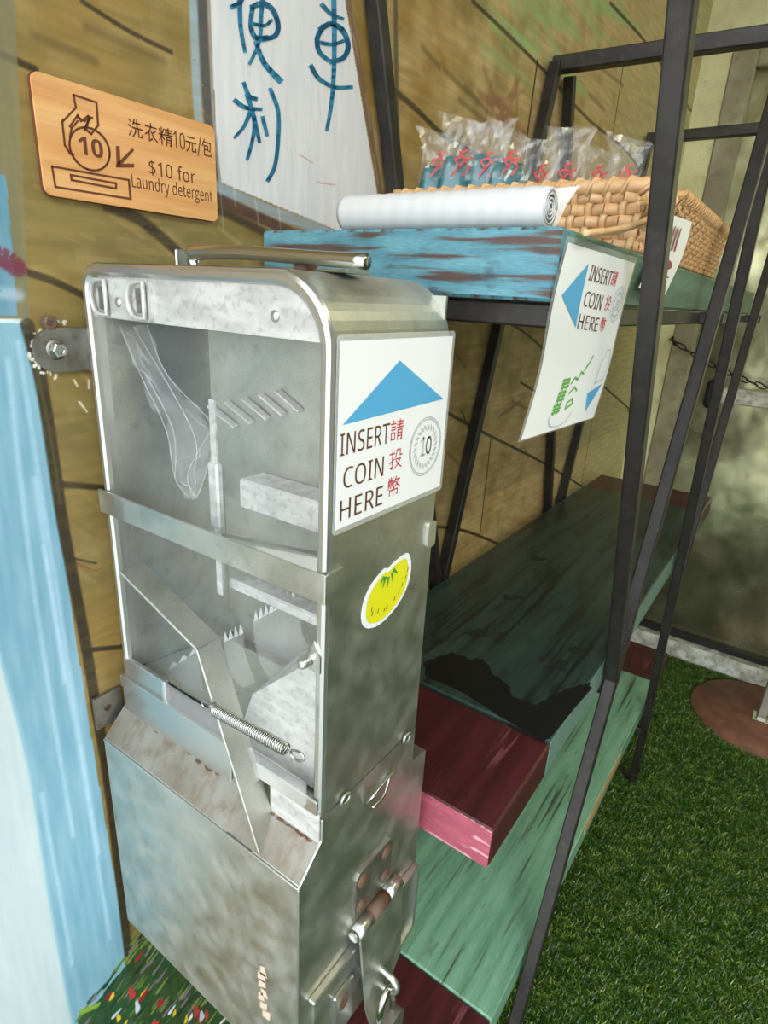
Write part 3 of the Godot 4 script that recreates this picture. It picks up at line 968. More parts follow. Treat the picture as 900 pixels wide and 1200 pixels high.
	hd.name = "handle"
	v.add_child(hd)
	tubed("grip", smoothed([Vector3(0.034, 0.013, 0.143), Vector3(0.031, 0.0205, 0.142), Vector3(0.030, 0.0225, 0.152), Vector3(0.030, 0.0235, 0.20), Vector3(0.031, 0.0215, 0.26), Vector3(0.032, 0.019, 0.328)], 5), 0.0056, M.chrome, hd, 10)
	box("grip_plate", Vector3(0.045, 0.012, 0.16), Vector3(0.075, 0.0145, 0.30), 0.001, M.steel, hd)
	box("handle_bracket", Vector3(0.024, 0.012, 0.128), Vector3(0.036, 0.0255, 0.1305), 0.001, M.bright, hd)
	box("handle_bracket", Vector3(0.035, 0.012, 0.255), Vector3(0.05, 0.018, 0.268), 0.001, M.rust, hd)
	# lever with return spring
	var lev := Node3D.new()
	lev.name = "lever"
	v.add_child(lev)
	st = mb()
	var path := [Vector2(0.083, -0.2735), Vector2(0.197, -0.3155), Vector2(0.2735, -0.512)]
	var nrm := [Vector2(0, 0), Vector2(0, 0), Vector2(0, 0)]
	var th := 0.0028
	for i in 2:
		var a: Vector2 = path[i]
		var b: Vector2 = path[i + 1]
		bar(st, Vector3(-0.017, a.y, a.x), Vector3(-0.017, b.y, b.x), 0.027, th, Vector3(0, 1, 0.4), 0.0007)
	obj("lever_arm", st, M.steel, lev)
	var s0 := px(252, 832, 0, -0.032)
	var s1 := px(335, 878, 0, -0.032)
	var hel := []
	var dr := (s1 - s0).normalized()
	var xa := dr.cross(Vector3(1, 0, 0)).normalized()
	var ya := dr.cross(xa)
	for i in 40 * 8 + 1:
		var an := TAU * i / 8.0
		hel.append(s0.lerp(s1, i / 320.0) + (xa * cos(an) + ya * sin(an)) * 0.0048)
	tubed("spring", hel, 0.0011, M.chrome, lev, 5)
	for e in [[s0 - dr * 0.012, 0.0055], [s1 + dr * 0.013, 0.0065]]:
		var ring := []
		for k in 14: ring.append(e[0] + dr * cos(TAU * k / 14) * e[1] * 1.15 + Vector3(0, 1, 0.3).normalized() * sin(TAU * k / 14) * e[1] * 0.75)
		tubed("spring_hook", ring, 0.0011, M.chrome, lev, 6, true)
	st = mb(true)
	lathe(st, [Vector2(0.0024, 0), Vector2(0.0024, 0.006), Vector2(0, 0.007)], facing(s0 + Vector3(0.002, 0.004, -0.002), Vector3(-1, 0.2, 0)), 10)
	obj("spring_pin", st, M.dull, lev)
	# printed side: seam, screw loops, wire loop, door frame, hasp
	for x in [0.031, 0.138]:
		var ring := []
		for k in 16: ring.append(Vector3(x + cos(TAU * k / 16) * 0.006, -0.4565 + sin(TAU * k / 16) * 0.005, D + 0.003))
		tubed("seam_loop", ring, 0.0018, M.steel, v, 6, true)
		st = mb(true)
		lathe(st, [Vector2(0.0035, 0), Vector2(0.003, 0.002), Vector2(0, 0.0026)], facing(Vector3(x, -0.4565, D), Vector3(0, 0, 1)), 10)
		obj("seam_screw", st, M.dull, v)
	tubed("wire_loop", smoothed([Vector3(0.068, -0.495, D + 0.001), Vector3(0.07, -0.482, D + 0.008), Vector3(0.09, -0.474, D + 0.010), Vector3(0.107, -0.476, D + 0.008), Vector3(0.108, -0.486, D + 0.003), Vector3(0.095, -0.500, D + 0.006), Vector3(0.075, -0.503, D + 0.005)], 4), 0.0017, M.chrome, v, 6)
	var door := Node3D.new()
	door.name = "cash_door"
	v.add_child(door)
	box("door_plate", Vector3(-0.010, -0.817, D), Vector3(0.184, -0.692, D + 0.003), 0.001, M.steel, door)
	st = mb()
	var c0 := [Vector3(-0.016, -0.690, D + 0.004), Vector3(0.187, -0.690, D + 0.004), Vector3(0.187, -0.80, D + 0.004), Vector3(0.12, -0.818, D + 0.004)]
	for i in 3: bar(st, c0[i], c0[i + 1], 0.005, 0.009, Vector3(0, 0, 1), 0.0015)
	obj("door_rim", st, M.bright, door)
	# hasp: hinge leaf above, knuckles, slotted leaf hanging over the staple
	var hs := Node3D.new()
	hs.name = "hasp"
	v.add_child(hs)
	st = mb()
	prism(st, PackedVector2Array([Vector2(0.056, -0.592), Vector2(0.062, -0.586), Vector2(0.119, -0.586), Vector2(0.124, -0.592), Vector2(0.124, -0.652), Vector2(0.056, -0.652)]), on_side(D), 0.0, 0.003)
	var leaf := obj("hinge_leaf", st, M.dull, hs)
	for p in [Vector2(0.067, -0.600), Vector2(0.112, -0.600), Vector2(0.067, -0.638), Vector2(0.112, -0.638)]:
		st = mb(true)
		lathe(st, [Vector2(0.0085, 0), Vector2(0.0078, 0.0015), Vector2(0.0015, 0.003), Vector2(0, 0.0028)], facing(Vector3(p.x, p.y, D + 0.003), Vector3(0, 0, 1)), 12)
		obj("screw", st, M.rust, leaf)
	for k in [[0.052, 0.078, "bright"], [0.079, 0.110, "rust"], [0.111, 0.136, "bright"]]:
		st = mb(true)
		lathe(st, [Vector2(0.004, 0), Vector2(0.0085, 0.0), Vector2(0.0085, k[1] - k[0]), Vector2(0.004, k[1] - k[0]), Vector2(0, k[1] - k[0])], facing(Vector3(k[0], -0.664, D + 0.0075), Vector3(1, 0, 0)), 14)
		obj("knuckle", st, M[k[2]], hs)
	st = mb(true)
	lathe(st, [Vector2(0.0062, -0.002), Vector2(0.0062, 0), Vector2(0, 0)], facing(Vector3(0.050, -0.664, D + 0.0075), Vector3(1, 0, 0)), 12)
	obj("pin_head", st, M.bright, hs)
	st = mb()
	prism(st, PackedVector2Array([Vector2(0.053, -0.668), Vector2(0.134, -0.668), Vector2(0.134, -0.775), Vector2(0.118, -0.79), Vector2(0.112, -0.845), Vector2(0.075, -0.845), Vector2(0.062, -0.79)]), func(p: Vector2, d: float) -> Vector3: return Vector3(p.x, p.y, D + 0.012 + d + (-0.668 - p.y) * 0.06), 0.0, 0.003)
	obj("hasp_leaf", st, M.steel, hs)
	box("staple_plate", Vector3(0.02, -0.80, D + 0.003), Vector3(0.055, -0.73, D + 0.008), 0.002, M.bright, hs)
	st = mb()
	prism(st, oval(Vector2(0.036, -0.752), Vector2(0.008, 0.012), 10), on_side(D + 0.008), 0.0, 0.0006)
	obj("rust_patch", st, M.rust, hs)
	tubed("staple", smoothed([Vector3(0.094, -0.758, D + 0.004), Vector3(0.094, -0.762, D + 0.034), Vector3(0.094, -0.772, D + 0.042), Vector3(0.094, -0.785, D + 0.034), Vector3(0.094, -0.79, D + 0.004)], 4), 0.004, M.bright, hs, 8)
	# padlock
	var pl := thing("padlock", "small steel padlock hanging from the hasp of the dispenser's lower door", "padlock")
	var sh := []
	for i in 13:
		var a := PI * i / 12.0
		sh.append(Vector3(0.088 + cos(a) * 0.0145, -0.797 + sin(a) * 0.022, D + 0.034))
	sh.push_front(Vector3(0.1025, -0.83, D + 0.034))
	sh.append(Vector3(0.0735, -0.83, D + 0.034))
	tubed("shackle", sh, 0.0042, M.chrome, pl, 10)
	st = mb()
	prism(st, rounded(Vector2(0.064, -0.865), Vector2(0.112, -0.825), 0.008), on_side(D + 0.023), 0.0, 0.022)
	obj("lock_body", st, M.dull, pl)
	# crumpled clear film and packets hanging inside
	var fm := mb()
	var A := [px(140, 383, 0, 0.03), px(165, 440, 0, 0.032), px(195, 505, 0, 0.034), px(205, 560, 0, 0.032), px(222, 584, 0, 0.03)]
	var B := [px(172, 380, 0, 0.036), px(196, 440, 0, 0.042), px(250, 500, 0, 0.044), px(244, 545, 0, 0.04), px(230, 585, 0, 0.034)]
	crumple(fm, smoothed(A, 5), smoothed(B, 5), 8, 0.006, 3)
	for e in [A, B, [A[0].lerp(B[0], 0.5), A[2].lerp(B[2], 0.55), A[3].lerp(B[3], 0.6)], [A[1].lerp(B[1], 0.2), A[2].lerp(B[2], 0.15), A[3]], [B[2], A[3].lerp(B[3], 0.4), B[4]]]:
		tube(fm, smoothed(e, 5), 0.0007, 4)  # thin strands added as bright highlights along the film's folds
	tag(obj("plastic_film", fm, M.film), "crumpled strip of clear plastic film hanging inside the dispenser's upper window", "plastic film")
	var pks := [[[186, 793, 233, 762, 246, 826, 212, 808], 0.035, "clear zigzag-edged packet lying below the lever arm in the lower window"], [[297, 729, 347, 702, 362, 760, 318, 800], 0.06, "clear zigzag-edged packet lying above the bright chute plate in the lower window"], [[262, 753, 286, 742, 300, 800, 284, 806], 0.045, "clear zigzag-edged packet beside the lever's bend in the lower window"]]
	for k in 3:
		var q: Array = pks[k][0]
		var x: float = pks[k][1]
		var pk := thing("detergent_packet", pks[k][2], "packet", Vector3.ZERO, "packets inside the dispenser")
		var tl := px(q[0], q[1], 0, x)
		var tr := px(q[2], q[3], 0, x + 0.004)
		var br := px(q[4], q[5], 0, x)
		var bl := px(q[6], q[7], 0, x - 0.006)
		st = mb()
		crumple(st, [tl, tl.lerp(bl, 0.33) + Vector3(-0.006, 0, 0), tl.lerp(bl, 0.66) + Vector3(-0.006, 0, 0), bl], [tr, tr.lerp(br, 0.33) + Vector3(-0.004, 0, 0), tr.lerp(br, 0.66) + Vector3(-0.004, 0, 0), br], 6, 0.0012, k)
		tag(obj("sheet", st, M.film, pk), "clear plastic sheet")
		st = mb()
		var nt: int = [4, 8, 4][k]
		for e in nt:
			var a := tl.lerp(tr, e / float(nt))
			var b := tl.lerp(tr, (e + 1) / float(nt))
			tri(st, a, b, b + (tl - bl).normalized() * 0.011)
		obj("zigzag_edge", st, M.zig, pk)
func bx_part(parent: Node3D, called: String, lo: Vector3, hi: Vector3, m: Material) -> void:
	box(called, lo, hi, 0.001, m, parent)
func bolt(parent: Node3D, at: Vector3, r: float) -> void:
	var st := mb(true)
	lathe(st, [Vector2(r * 1.35, 0), Vector2(r * 1.35, 0.0016), Vector2(r * 0.9, 0.002)], facing(at, Vector3(0, 0, 1)), 16)
	obj("washer", st, M.dull, parent)
	st = mb()
	lathe(st, [Vector2(r, 0.001), Vector2(r, 0.008), Vector2(r * 0.85, 0.0095), Vector2(r * 0.5, 0.0095), Vector2(r * 0.45, 0.0075), Vector2(0, 0.0075)], facing(at, Vector3(0, 0, 1)), 6)
	obj("bolt_head", st, M.chrome, parent)
func crumple(st: SurfaceTool, A: Array, B: Array, n: int, amp: float, sd: int) -> void:
	var r := RandomNumberGenerator.new()
	r.seed = sd
	var g := []
	for i in A.size():
		var row := []
		for j in n + 1:
			var p: Vector3 = A[i].lerp(B[i], float(j) / n)
			row.append(p + Vector3(r.randf_range(-1, 1), r.randf_range(-0.4, 0.4), r.randf_range(-0.4, 0.4)) * amp)
		g.append(row)
	for i in A.size() - 1:
		for j in n: quad(st, g[i][j], g[i][j + 1], g[i + 1][j + 1], g[i + 1][j])

# ---------- rack and its boards ----------
func leg(parent: Node3D, called: String, a: Vector3, b: Vector3, w := 0.022) -> void:
	var st := mb()
	bar(st, a, b, w, w, Vector3(0, 0, 1) if absf(b.z - a.z) < 0.1 else Vector3(0, 1, 0), 0.002)
	obj(called, st, M.black, parent)
func rack() -> void:
	var r := thing("storage_rack", "black square-tube steel rack with slanting legs carrying three painted boards", "rack")
	var zf := 0.43
	var zb := 0.018
	var top := 0.46
	# legs on the open side, x at top and foot read off the lines in the photograph
	leg(r, "leg", Vector3(1.078, top, zf), Vector3(0.38, FL, zf))
	leg(r, "leg", Vector3(1.107, top, zf), Vector3(1.472, FL, zf))
	leg(r, "leg", Vector3(0.247, top, zf), Vector3(0.690, -0.648, zf))
	leg(r, "leg", Vector3(1.845, top + 0.03, zf), Vector3(1.36, -0.66, zf))
	# legs on the wall side
	leg(r, "leg", Vector3(1.059, top, zb), Vector3(0.545, FL, zb))
	leg(r, "leg", Vector3(1.142, top, zb), Vector3(1.674, FL, zb))
	leg(r, "leg", Vector3(1.862, top + 0.03, zb), Vector3(1.53, -0.70, zb))
	var a := px(440, 0, 2, zb)
	var b := px(512, 690, 2, zb)
	leg(r, "leg", a + (a - b).normalized() * 0.12, b)
	var ap := a + (a - b).normalized() * 0.12
	leg(r, "top_bar", Vector3(1.07, top, zb - 0.01), Vector3(1.092, top, zf + 0.011), 0.028)
	leg(r, "top_bar", Vector3(1.862, top + 0.03, zb - 0.01), Vector3(1.857, top + 0.03, zf + 0.011), 0.028)
	leg(r, "top_bar", Vector3(ap.x, top, zb - 0.01), Vector3(0.25, top, zf + 0.011), 0.028)
	leg(r, "foot_bar", Vector3(1.66, FL + 0.012, zb), Vector3(1.472, FL + 0.012, zf))
	leg(r, "foot_bar", Vector3(0.545, FL + 0.012, zb), Vector3(0.38, FL + 0.012, zf))
	# cross bars and rails that carry the boards
	for x in [0.255, 1.05, 1.86]:
		leg(r, "cross_bar", Vector3(x, -0.0125, zb), Vector3(x, -0.0125, 0.386 if x < 0.5 else zf))
	leg(r, "rail", Vector3(0.25, -0.0125, 0.378), Vector3(1.95, -0.0125, 0.378))
	leg(r, "rail", Vector3(0.25, -0.0125, 0.045), Vector3(1.95, -0.0125, 0.045))
	for x in [0.70, 1.40]:
		leg(r, "cross_bar", Vector3(x, -0.668, zb), Vector3(x, -0.668, zf))
	for x in [0.52, 1.40]:
		leg(r, "cross_bar", Vector3(x, -1.222, zb), Vector3(x, -1.222, zf))
	var pin := mb(true)
	lathe(pin, [Vector2(0.005, 0), Vector2(0.005, 0.03), Vector2(0, 0.03)], facing(Vector3(1.36, -0.024, 0.378), Vector3(0, -1, 0)), 8)
	obj("bolt_end", pin, M.bright, r)
	var weld := mb(true)
	lathe(weld, [Vector2(0, -0.004), Vector2(0.010, -0.002), Vector2(0.011, 0.002), Vector2(0, 0.005)], facing(Vector3(0.69, -0.652, zf), Vector3(0, -1, 0)), 8)
	obj("weld_bead", weld, M.rust, r)

	# upper board
	var blue := tmat(worn_paint(1024, 512, 201, rgb(98, 150, 160), rgb(72, 122, 136), rgb(84, 62, 54), rgb(50, 64, 70), 0.50, 0.38, 0.24), Vector2(2.2, 6.4), Vector2(0.13, 0.22), 0.5)
	var sage := tmat(worn_paint(1024, 512, 211, rgb(104, 132, 112), rgb(84, 108, 92), rgb(70, 66, 50), rgb(52, 56, 46), 0.34, 0.30), Vector2(0.58, 2.4), Vector2(-0.15, 0), 0.6)
	var up := thing("shelf_board", "thick upper shelf board with weathered blue end above the dispenser", "shelf")
	box("board", Vector3(0.262, 0.0, 0.03), Vector3(1.95, 0.0624, 0.389), 0.003, sage, up)
	tag(box("end_block", Vector3(0.2304, 0.0, 0.02), Vector3(0.262, 0.0624, 0.389), 0.003, blue, up), "blue flaking paint on the board's end")
	# middle board
	var pine := rgb(66, 34, 30)
	var maroon := tmat(worn_paint(512, 512, 221, rgb(80, 32, 36), rgb(62, 24, 28), rgb(112, 62, 68), rgb(42, 15, 18), 0.34, 0.34, 0.2), Vector2(3, 5), Vector2.ZERO, 0.4)
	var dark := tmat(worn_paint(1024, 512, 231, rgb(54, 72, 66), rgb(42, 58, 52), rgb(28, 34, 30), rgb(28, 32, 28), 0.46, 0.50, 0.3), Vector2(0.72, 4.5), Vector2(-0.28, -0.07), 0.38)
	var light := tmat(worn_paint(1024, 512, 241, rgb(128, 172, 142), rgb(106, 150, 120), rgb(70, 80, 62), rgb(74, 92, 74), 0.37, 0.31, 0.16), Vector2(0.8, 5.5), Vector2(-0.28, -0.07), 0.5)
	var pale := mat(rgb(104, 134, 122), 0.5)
	var mid := thing("shelf_board", "middle shelf board of dark green paint with maroon ends", "shelf")
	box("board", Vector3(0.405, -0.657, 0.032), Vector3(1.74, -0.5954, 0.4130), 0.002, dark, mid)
	tag(box("edge_strip", Vector3(0.405, -0.655, 0.4130), Vector3(1.74, -0.597, 0.4147), 0.0005, pale, mid), "pale green painted front edge")
	tag(box("end_block", Vector3(0.2128, -0.659, 0.032), Vector3(0.402, -0.5985, 0.4147), 0.003, maroon, mid), "maroon painted end")
	var lit_maroon := tmat(worn_paint(512, 256, 251, rgb(170, 84, 98), rgb(150, 70, 84), rgb(206, 150, 156), rgb(116, 52, 62), 0.46, 0.32, 0.12), Vector2(4, 9), Vector2.ZERO, 0.5)  # lighter copy of the maroon: daylight put into the colour, over rubbed grain
	tag(box("lit_end_face", Vector3(0.2116, -0.6585, 0.0330), Vector3(0.2130, -0.5990, 0.4140), 0.0004, lit_maroon, mid), "rubbed front of the maroon end with daylight painted in as pink")
	tag(box("end_block", Vector3(1.743, -0.659, 0.032), Vector3(1.95, -0.5985, 0.4147), 0.003, maroon, mid), "maroon painted end")
	var fm := func(p: Vector2) -> Vector3: return px(p.x, p.y, 1, -0.5950)
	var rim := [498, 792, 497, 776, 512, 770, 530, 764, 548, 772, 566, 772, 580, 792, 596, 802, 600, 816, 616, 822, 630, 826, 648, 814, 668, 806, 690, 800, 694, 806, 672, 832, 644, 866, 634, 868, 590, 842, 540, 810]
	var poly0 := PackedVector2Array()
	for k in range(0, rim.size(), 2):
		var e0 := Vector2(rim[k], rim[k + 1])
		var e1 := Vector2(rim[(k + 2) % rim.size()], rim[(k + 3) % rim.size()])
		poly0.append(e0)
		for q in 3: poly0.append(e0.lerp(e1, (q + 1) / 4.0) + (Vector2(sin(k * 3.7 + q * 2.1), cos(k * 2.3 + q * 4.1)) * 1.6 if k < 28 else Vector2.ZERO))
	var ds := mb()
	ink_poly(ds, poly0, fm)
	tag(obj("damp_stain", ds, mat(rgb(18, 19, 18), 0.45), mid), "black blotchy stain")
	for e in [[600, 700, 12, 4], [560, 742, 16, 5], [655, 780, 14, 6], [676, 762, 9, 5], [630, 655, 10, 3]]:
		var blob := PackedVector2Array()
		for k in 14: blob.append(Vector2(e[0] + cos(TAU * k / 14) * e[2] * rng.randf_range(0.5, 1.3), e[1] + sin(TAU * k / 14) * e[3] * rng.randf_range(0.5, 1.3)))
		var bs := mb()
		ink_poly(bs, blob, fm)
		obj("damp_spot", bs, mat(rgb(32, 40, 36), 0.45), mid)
	# bottom board
	var yb := -1.15
	var low := thing("shelf_board", "bottom shelf board of pale green paint with maroon ends, chipped to bare wood", "shelf")
	box("board", Vector3(0.356, yb - 0.06, 0.032), Vector3(1.58, yb, 0.4125), 0.003, light, low)
	tag(box("end_block", Vector3(0.17, yb - 0.06, 0.032), Vector3(0.354, yb - 0.001, 0.4125), 0.003, maroon, low), "maroon painted end")
	tag(box("end_block", Vector3(1.582, yb - 0.06, 0.032), Vector3(1.80, yb - 0.001, 0.4125), 0.003, maroon, low), "maroon painted end")
	var chip := mb()
	var poly := PackedVector2Array()
	for i in 15: poly.append(Vector2(lerpf(0.86, 1.18, i / 14.0), yb - 0.0005 - rng.randf_range(0.0, 0.004)))
	for i in 15: poly.append(Vector2(lerpf(1.18, 0.86, i / 14.0), yb - 0.02 - rng.randf_range(0.0, 0.012)))
	prism(chip, poly, on_side(0.4125), 0.0, 0.0012)
	tag(obj("bare_wood", chip, mat(rgb(206, 150, 86), 0.7), low), "bare orange wood where the paint has chipped off")

# ---------- things on the upper board ----------
func basket(called: String, label: String, lo: Vector3, hi: Vector3, rows: int, gap: float, w: float, m: Material, flare: float, coarse: bool) -> Node3D:
	var b := thing(called, label, "basket")
	var ctr := (lo + hi) / 2
	var P := func(s: float, y: float) -> Vector3:   # s runs round the rim in metres, y from 0 to 1
		var lx := hi.x - lo.x
		var lz := hi.z - lo.z
		var q := fposmod(s, 2 * (lx + lz))
		var p := Vector3(lo.x + q, 0, hi.z)
		if q > lx: p = Vector3(hi.x, 0, hi.z - (q - lx))
		if q > lx + lz: p = Vector3(hi.x - (q - lx - lz), 0, lo.z)
		if q > 2 * lx + lz: p = Vector3(lo.x, 0, lo.z + (q - 2 * lx - lz))
		var k := 1.0 - flare * (1.0 - y)
		p.x = ctr.x + (p.x - ctr.x) * k
		p.z = ctr.z + (p.z - ctr.z) * k
		p.y = lerpf(lo.y, hi.y, y)
		return p
	var per := 2.0 * (hi.x - lo.x + hi.z - lo.z)
	var n := int(per / gap)
	n += n % 2
	gap = per / n
	for r in rows:
		var st := mb(true)
		var pts := []
		for i in n * 2:
			var c: Vector3 = P.call(i * gap / 2, (r + 0.5) / rows * 0.94)
			var dir := Vector3(c.x - ctr.x, 0, c.z - ctr.z)
			var o: Vector3 = P.call(i * gap / 2, (r + 0.5) / rows * 0.94 ) - c
			# step in and out past the uprights
			var ox := Vector3(signf(dir.x), 0, 0) if absf(dir.x) / (hi.x - lo.x) > absf(dir.z) / (hi.z - lo.z) else Vector3(0, 0, signf(dir.z))
			var s := 0.0 if i % 2 else (1.0 if ((i / 2 + r) % 2) else -1.0)
			pts.append(c + ox * s * w * 0.28 + o)
		var hh := (hi.y - lo.y) / rows * 0.47
		for i in pts.size():
			var a: Vector3 = pts[i]
			var c: Vector3 = pts[(i + 1) % pts.size()]
			var nrm := (c - a).cross(Vector3.UP).normalized() * w * 0.14
			var u := Vector3.UP * hh
			quad(st, a + nrm - u * 0.7, c + nrm - u * 0.7, c + nrm + u * 0.7, a + nrm + u * 0.7, nrm)
			quad(st, a - nrm - u * 0.7, c - nrm - u * 0.7, c - nrm + u * 0.7, a - nrm + u * 0.7, -nrm)
			quad(st, a + nrm + u * 0.7, c + nrm + u * 0.7, c - nrm + u, a - nrm + u, Vector3.UP)
			quad(st, a + nrm - u * 0.7, c + nrm - u * 0.7, c - nrm - u, a - nrm - u, Vector3.DOWN)
		obj("weaver", st, m, b)
	for i in n:
		var st := mb(true)
		var base: Vector3 = P.call(i * gap, 0.0)
		var topp: Vector3 = P.call(i * gap, 0.97)
		var pts := []
		for k in rows * 2 + 1:
			var t := k / float(rows * 2)
			var c := base.lerp(topp, t)
			var dir := Vector3(c.x - ctr.x, 0, c.z - ctr.z)
			var ox := Vector3(signf(dir.x), 0, 0) if absf(dir.x) / (hi.x - lo.x) > absf(dir.z) / (hi.z - lo.z) else Vector3(0, 0, signf(dir.z))
			var s := 0.0 if k % 2 == 0 else (-1.0 if ((i + (k - 1) / 2) % 2) else 1.0)
			pts.append(c + ox * s * w * 0.30)
		tube(st, pts, w * (0.34 if coarse else 0.28), 6, false, 0.55)
		obj("stake", st, m, b)
	# wrapped rim
	var st := mb(true)
	var ring := []
	for i in int(per / 0.012):
		ring.append(P.call(i * 0.012, 1.0))
	tube(st, ring, w * 0.62, 8, true)
	obj("rim", st, m, b)
	st = mb(true)
	var wrap := []
	var turns := int(per / (w * 1.5))
	for i in turns * 6:
		var s := i * per / (turns * 6)
		var c: Vector3 = P.call(s, 1.0)
		var tdir: Vector3 = (P.call(s + 0.004, 1.0) - P.call(s - 0.004, 1.0)).normalized()
		var sd := tdir.cross(Vector3.UP)
		var an := TAU * i / 6.0
		wrap.append(c + (sd * cos(an) + Vector3.UP * sin(an)) * w * 0.66)
	tube(st, wrap, w * 0.22, 5, true)
	obj("rim_wrap", st, m, b)
	st = mb()
	bx(st, lo + Vector3(0.01, 0.002, 0.01), Vector3(hi.x - 0.01, lo.y + 0.005, hi.z - 0.01))
	obj("bottom", st, m, b)
	return b
func shelf_things() -> void:
	var y := 0.0635
	var b1 := basket("wicker_basket", "coarse woven wicker basket full of detergent bags with a loop handle", Vector3(0.49, y, 0.032), Vector3(0.635, y + 0.071, 0.386), 5, 0.021, 0.014, M.wicker, 0.05, true)
	for k in 2:   # loop handle at the far front corner
		var pts := []
		for q in [[686, 273], [715, 273 - k * 3], [745, 264 - k], [770, 252 - k], [783, 244], [779, 237 + k * 3], [762, 233 + k * 5], [748, 234 + k * 5]]: pts.append(px(q[0], q[1], 2, 0.399 + 0.004 * k))
		pts = smoothed(pts, 5)
		tubed("loop_handle", pts, 0.0032, M.wicker, b1, 6)
	basket("wicker_basket", "finely woven brown wicker basket at the far end of the upper board", Vector3(0.66, y, 0.11), Vector3(1.13, y + 0.085, 0.392), 11, 0.024, 0.011, M.wicker2, 0.06, false)
	# bags of blue-green detergent standing in the coarse basket
	var liquid := mat(rgb(8, 104, 112), 0.12)
	liquid.clearcoat_enabled = true
	for i in 8:
		var pz := 0.064 + i * 0.040
		var sc := 1.12 - 0.035 * i
		var g := thing("detergent_bag", "small clear bag of blue-green detergent with red print standing in the coarse basket", "bag", Vector3(0.555 - 0.012 * (i % 2), y + (0.040 if i < 4 else 0.026), pz), "detergent bags in the basket")
		var turn := Basis(Vector3.UP, -0.92 + 0.1 * sin(i * 2.3)) * Basis(Vector3(1, 0, 0), 0.08 * sin(i * 1.7))
		turn = turn.scaled(Vector3.ONE * sc)
		var hgt := [0.070, 0.078, 0.084, 0.074, 0.06, 0.055, 0.06, 0.05, 0.05][i] as float
		var st := mb(true)
		var rows := 7
		var gr := []
		for k in rows + 1:
			var t := k / float(rows)
			var ring := []
			for q in 16:
				var an := TAU * q / 16
				var th := 0.0105 * sqrt(maxf(0.0, sin(PI * clampf(t * 0.86 + 0.07, 0, 1)))) * (1.0 - 0.4 * t)
				ring.append(turn * Vector3(cos(an) * 0.030 * (1.0 - 0.3 * t * t), t * hgt + 0.003 * sin(an * 3 + i) * t, sin(an) * th))
			gr.append(ring)
		for k in rows:
			for q in 16: quad(st, gr[k][q], gr[k][(q + 1) % 16], gr[k + 1][(q + 1) % 16], gr[k + 1][q], turn * Vector3(cos(TAU * (q + .5) / 16), 0, sin(TAU * (q + .5) / 16)))
		for q in 16: tri(st, turn * Vector3(0, hgt, 0), gr[rows][q], gr[rows][(q + 1) % 16], turn * Vector3.UP)
		tag(obj("liquid", st, liquid, g), "blue-green liquid")
		# clear upper part, crimped and flaring
		for side in [-1.0, 1.0]:
			st = mb()
			var A := []
			var B := []
			for k in 9:
				var t := k / 8.0
				var wd := lerpf(0.030, 0.022, sin(t * PI * 0.8)) + 0.010 * t * t
				A.append(turn * Vector3(-wd, lerpf(0.052, 0.118 + 0.012 * (i % 2), t), side * lerpf(0.0115, 0.003, t)))
				B.append(turn * Vector3(wd, lerpf(0.052, 0.104 + 0.014 * (i % 3), t), side * lerpf(0.0115, 0.003, t)))
			crumple(st, A, B, 9, 0.0034, i * 7 + int(side))
			tag(obj("clear_film", st, M.bag, g), "crinkled clear plastic")
		st = mb()
		var f := func(p: Vector2) -> Vector3: return turn * Vector3(p.x, p.y, 0.0125)
		for k in 3:
			var a := Vector2(-0.012 + k * 0.007, 0.058 + 0.008 * (k % 2))
			ink_line(st, [a, a + Vector2(0.008, 0.010), a + Vector2(0.001, 0.018), a + Vector2(0.010, 0.021)], 0.0024, f)
		obj("red_print", st, M.red, g)
	# roll of white bags and the loose sheet at its end
	var rl := thing("plastic_bag_roll", "white roll of plastic bags lying along the blue board end", "bag roll")
	var st := mb(true)
	var cx := 0.262
	var prof := []
	for k in 41:
		var t := k / 40.0
		var r := 0.0185 - (0.0015 if k == 0 or k == 40 else 0.0) + 0.0005 * sin(k * 1.9)
		prof.append(Vector2(r, t * 0.241))
	prof.push_front(Vector2(0.013, 0.001))
	prof.push_front(Vector2(0.0, 0.002))
	prof.append(Vector2(0.013, 0.2405))
	lathe(st, prof, Transform3D(Basis(Vector3(1, 0, 0), Vector3(0, 0, 1), Vector3(0, -1, 0)), Vector3(cx, 0.0815, 0.122)), 24)
	obj("roll", st, M.plastic, rl)
	st = mb(true)
	var sp := []
	for k in 60:
		var an := k * 0.42
		var r := 0.0165 * (1.0 - k / 66.0)
		sp.append(Vector3(cx + cos(an) * r, 0.0815 + sin(an) * r, 0.3632))
	tube(st, sp, 0.0009, 5)
	tag(obj("roll_end", st, M.plastic, rl), "spiral edge of the rolled bags")
	st = mb(true)
	crumple(st, [px(640, 222, 0, 0.30), px(643, 250, 0, 0.296), px(648, 266, 0, 0.292)], [px(679, 218, 0, 0.31), px(664, 240, 0, 0.306), px(652, 265, 0, 0.296)], 4, 0.0008, 4)
	tag(obj("loose_sheet", st, clear(Color(0.9, 0.9, 0.9), 0.6, 0.35), rl), "thin translucent loose end of the roll")
	# leaflet hanging between the baskets
	st = mb(true)
	var A := [px(783, 250, 2, 0.398), px(770, 290, 2, 0.400), px(748, 337, 2, 0.399)]
	var B := [px(811, 260, 2, 0.398), px(800, 300, 2, 0.402), px(777, 350, 2, 0.400)]
	var lf := thing("leaflet", "white printed leaflet with red marks hanging over the board between the baskets", "leaflet")
	crumple(st, smoothed(A, 3), smoothed(B, 3), 3, 0.0002, 9)
	obj("sheet", st, M.paper, lf)
	var lm := func(p: Vector2) -> Vector3:
		var t := p.y
		var a: Vector3 = A[0].lerp(A[2], t)
		var b: Vector3 = B[0].lerp(B[2], t)
		return a.lerp(b, p.x) + Vector3(0, 0, 0.0035)
	st = mb()
